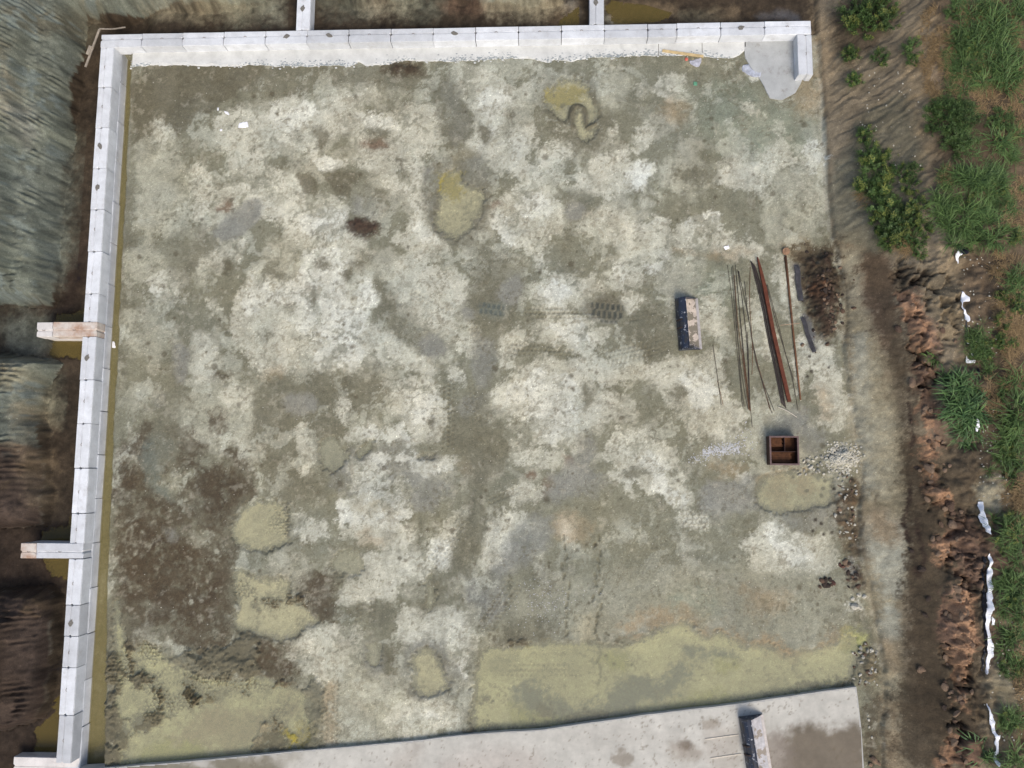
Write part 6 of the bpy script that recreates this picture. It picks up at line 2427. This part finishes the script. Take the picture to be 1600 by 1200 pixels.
for k, px, py, s in ((0, 1362, 236, 1.0), (0, 1372, 258, 1.2), (0, 1366, 285, 1.2), (1, 1392, 250, .9), (0, 1380, 312, 1.3), (0, 1400, 328, 1.3), (0, 1415, 345, 1.2), (1, 1430, 335, 1.0), (1, 1440, 318, .9), (0, 1398, 350, 1.2),
                    (1, 1375, 345, 1.0), (2, 1415, 368, 1.1), (2, 1435, 370, 1.0), (1, 1428, 290, .8), (2, 1415, 268, .9), (2, 1430, 262, .7), (0, 1395, 372, .9), (1, 1445, 350, .8), (2, 1440, 392, .7), (0, 1388, 290, 1.0)):
    bush(k, px, py, s, LT, G2)
G3 = 'low dark shrubs on the field'
for k, px, py, s in ((3, 1470, 168, 1.1), (3, 1492, 165, 1.2), (3, 1512, 178, 1.2), (3, 1500, 195, 1.2), (3, 1515, 215, 1.0), (3, 1465, 195, .8), (3, 1500, 228, 1.0), (3, 1570, 180, .9), (3, 1582, 190, .8), (2, 1555, 190, .7)):
    bush(k, px, py, s, 'low dark green shrub on the field right of the tan gully', G3)
for px, py in ((1578, 1045, ), (1577, 1128)):
    bush(2, px, py, .8, 'round dark weed right of the film, %s of the two' % ('upper' if py < 1100 else 'lower'), 'round dark weeds right of the film')
bush(2, 1530, 530, .8, 'leafy dark weed between the film line and dry grass, above its twin', None)
bush(2, 1540, 548, .8, 'leafy dark weed between the film line and dry grass, below its twin', None)


G5 = 'leafy weeds scattered among the field grass'
rw_ = random.Random(77)
for k in range(46):
    px, py = rw_.choice([(rw_.uniform(1485, 1598), rw_.uniform(5, 150)), (rw_.uniform(1475, 1590), rw_.uniform(240, 385)), (rw_.uniform(1560, 1598), rw_.uniform(600, 740)), (rw_.uniform(1570, 1598), rw_.uniform(810, 1060)), (rw_.uniform(1565, 1598), rw_.uniform(400, 560))])
    bush(rw_.choice([1, 2, 2, 4, 3]), px, py, rw_.uniform(.35, .8), 'small leafy weed scattered among the grass of the field on the right', G5)


# ground cover that nobody could count
def cover(name, label, cat, polys, dens, m, Lr, w, flat, seed, clump=.35):
    rr = random.Random(seed)
    B = Blades()
    p0 = None
    for poly in polys:
        Q = pts(poly)
        a = np.array(Q)
        area = abs(np.sum(a[:, 0] * np.roll(a[:, 1], -1) - np.roll(a[:, 0], -1) * a[:, 1])) / 2 / 38.0 ** 2
        n = int(area * dens)
        xs = np.array([rr.uniform(a[:, 0].min() - 4, a[:, 0].max() + 4) for _ in range(n * 4)]); ys = np.array([rr.uniform(a[:, 1].min() - 4, a[:, 1].max() + 4) for _ in range(n * 4)])
        nz = fbm(xs, ys, 26.0, 3, seed)
        ok = (sd_poly(xs, ys, Q) + 8 * nz < 0) & (fbm(xs, ys, 14.0, 3, seed + 1) > -clump)
        for px, py in list(zip(xs[ok], ys[ok]))[:n]:
            p = uw2(px, py)
            if p0 is None:
                p0 = p
            ang = rr.gauss(flat[1], .9) if flat[1] is not None else rr.uniform(0, 6.28)
            k = rr.randint(3, 5)
            for j in range(k):
                th = rr.uniform(.6, 1.6)
                an = ang + rr.gauss(0, .7)
                B.blade((p[0] - p0[0] + rr.gauss(0, .05), p[1] - p0[1] + rr.gauss(0, .05), p[2] - p0[2] - .02), (math.cos(an) * th, math.sin(an) * th, rr.uniform(.25, .9) * flat[0]),
                        rr.uniform(*Lr), w * rr.uniform(.7, 1.4), 1.0, rr.random(), seg=3, rr=rr)
    o = link(name, B.mesh(name, [m]))
    o.location = p0
    return tag(o, label, cat, kind='stuff')


def uw2(px, py):
    q = up(px, py, 2.5)
    z = float(hlook(H, q[0], q[1]))
    q = up(px, py, z)
    return (q[0], q[1], float(hlook(H, q[0], q[1])))


cover('dry_grass', 'matted tan dry grass over the old field', 'dry grass',
      ["1478,0 1600,0 1600,150 1478,150", "1432,30 1455,5 1475,20 1455,100 1480,150 1462,165 1435,130 1440,90", "1550,395 1585,400 1600,430 1600,590 1580,590 1560,540 1552,480 1545,440", "1570,740 1600,730 1600,830 1585,850 1568,790", "1560,500 1600,480 1600,600 1575,600",
       "1470,270 1490,240 1495,290 1475,300", "1570,290 1600,280 1600,370 1560,360", "1540,150 1600,150 1600,215 1560,210 1530,165", "1460,40 1490,60 1490,150 1470,150", "1545,590 1580,600 1570,680 1545,650", "1585,960 1600,960 1600,1100 1588,1100", "1580,0 1600,0 1600,160 1590,160"],
      170, M_DRY, (.12, .36), .008, (.7, None), 71, .15)
cover('green_grass', 'short green ground cover between the tufts of the field', 'grass',
      ["1480,0 1600,0 1600,150 1500,140 1478,110", "1465,290 1540,250 1600,230 1600,300 1560,380 1490,390 1465,350", "1480,585 1535,600 1530,690 1505,680 1490,630", "1560,660 1600,640 1600,760 1575,750", "1565,810 1600,810 1600,1060 1580,1060 1570,930",
       "1480,0 1600,0 1600,160 1478,140", "1470,260 1600,230 1600,390 1490,390", "1515,510 1550,510 1555,575 1520,570", "1450,150 1530,150 1530,240 1460,230"],
      110, M_GRASS, (.10, .32), .009, (1.0, None), 72, -.08)
cover('straw', 'dead straw stalks hanging over the bank edge below the thicket', 'straw', ["1388,385 1420,372 1424,392 1400,400", "1340,310 1352,300 1356,330 1345,325"], 260, M_DRY, (.3, .6), .005, (.5, 3.6), 73, .9)
# the field goes on beyond the picture
rr = random.Random(9)
B = Blades()
for k in range(900):
    x, y = rr.uniform(38.6, 46), rr.uniform(-34, 6)
    for j in range(9):
        a = rr.uniform(0, 6.28)
        B.blade((x - 39 + rr.gauss(0, .12), y + 15 + rr.gauss(0, .12), 0), (math.cos(a) * .8, math.sin(a) * .8, .9), rr.uniform(.25, .6), .01, 1.2, rr.random(), seg=4, rr=rr)
o = link('field_grass', B.mesh('field_grass', [M_GRASS]))
o.location = (39, -15, 2.52)
tag(o, 'green grass of the field farther right', 'grass', kind='stuff')
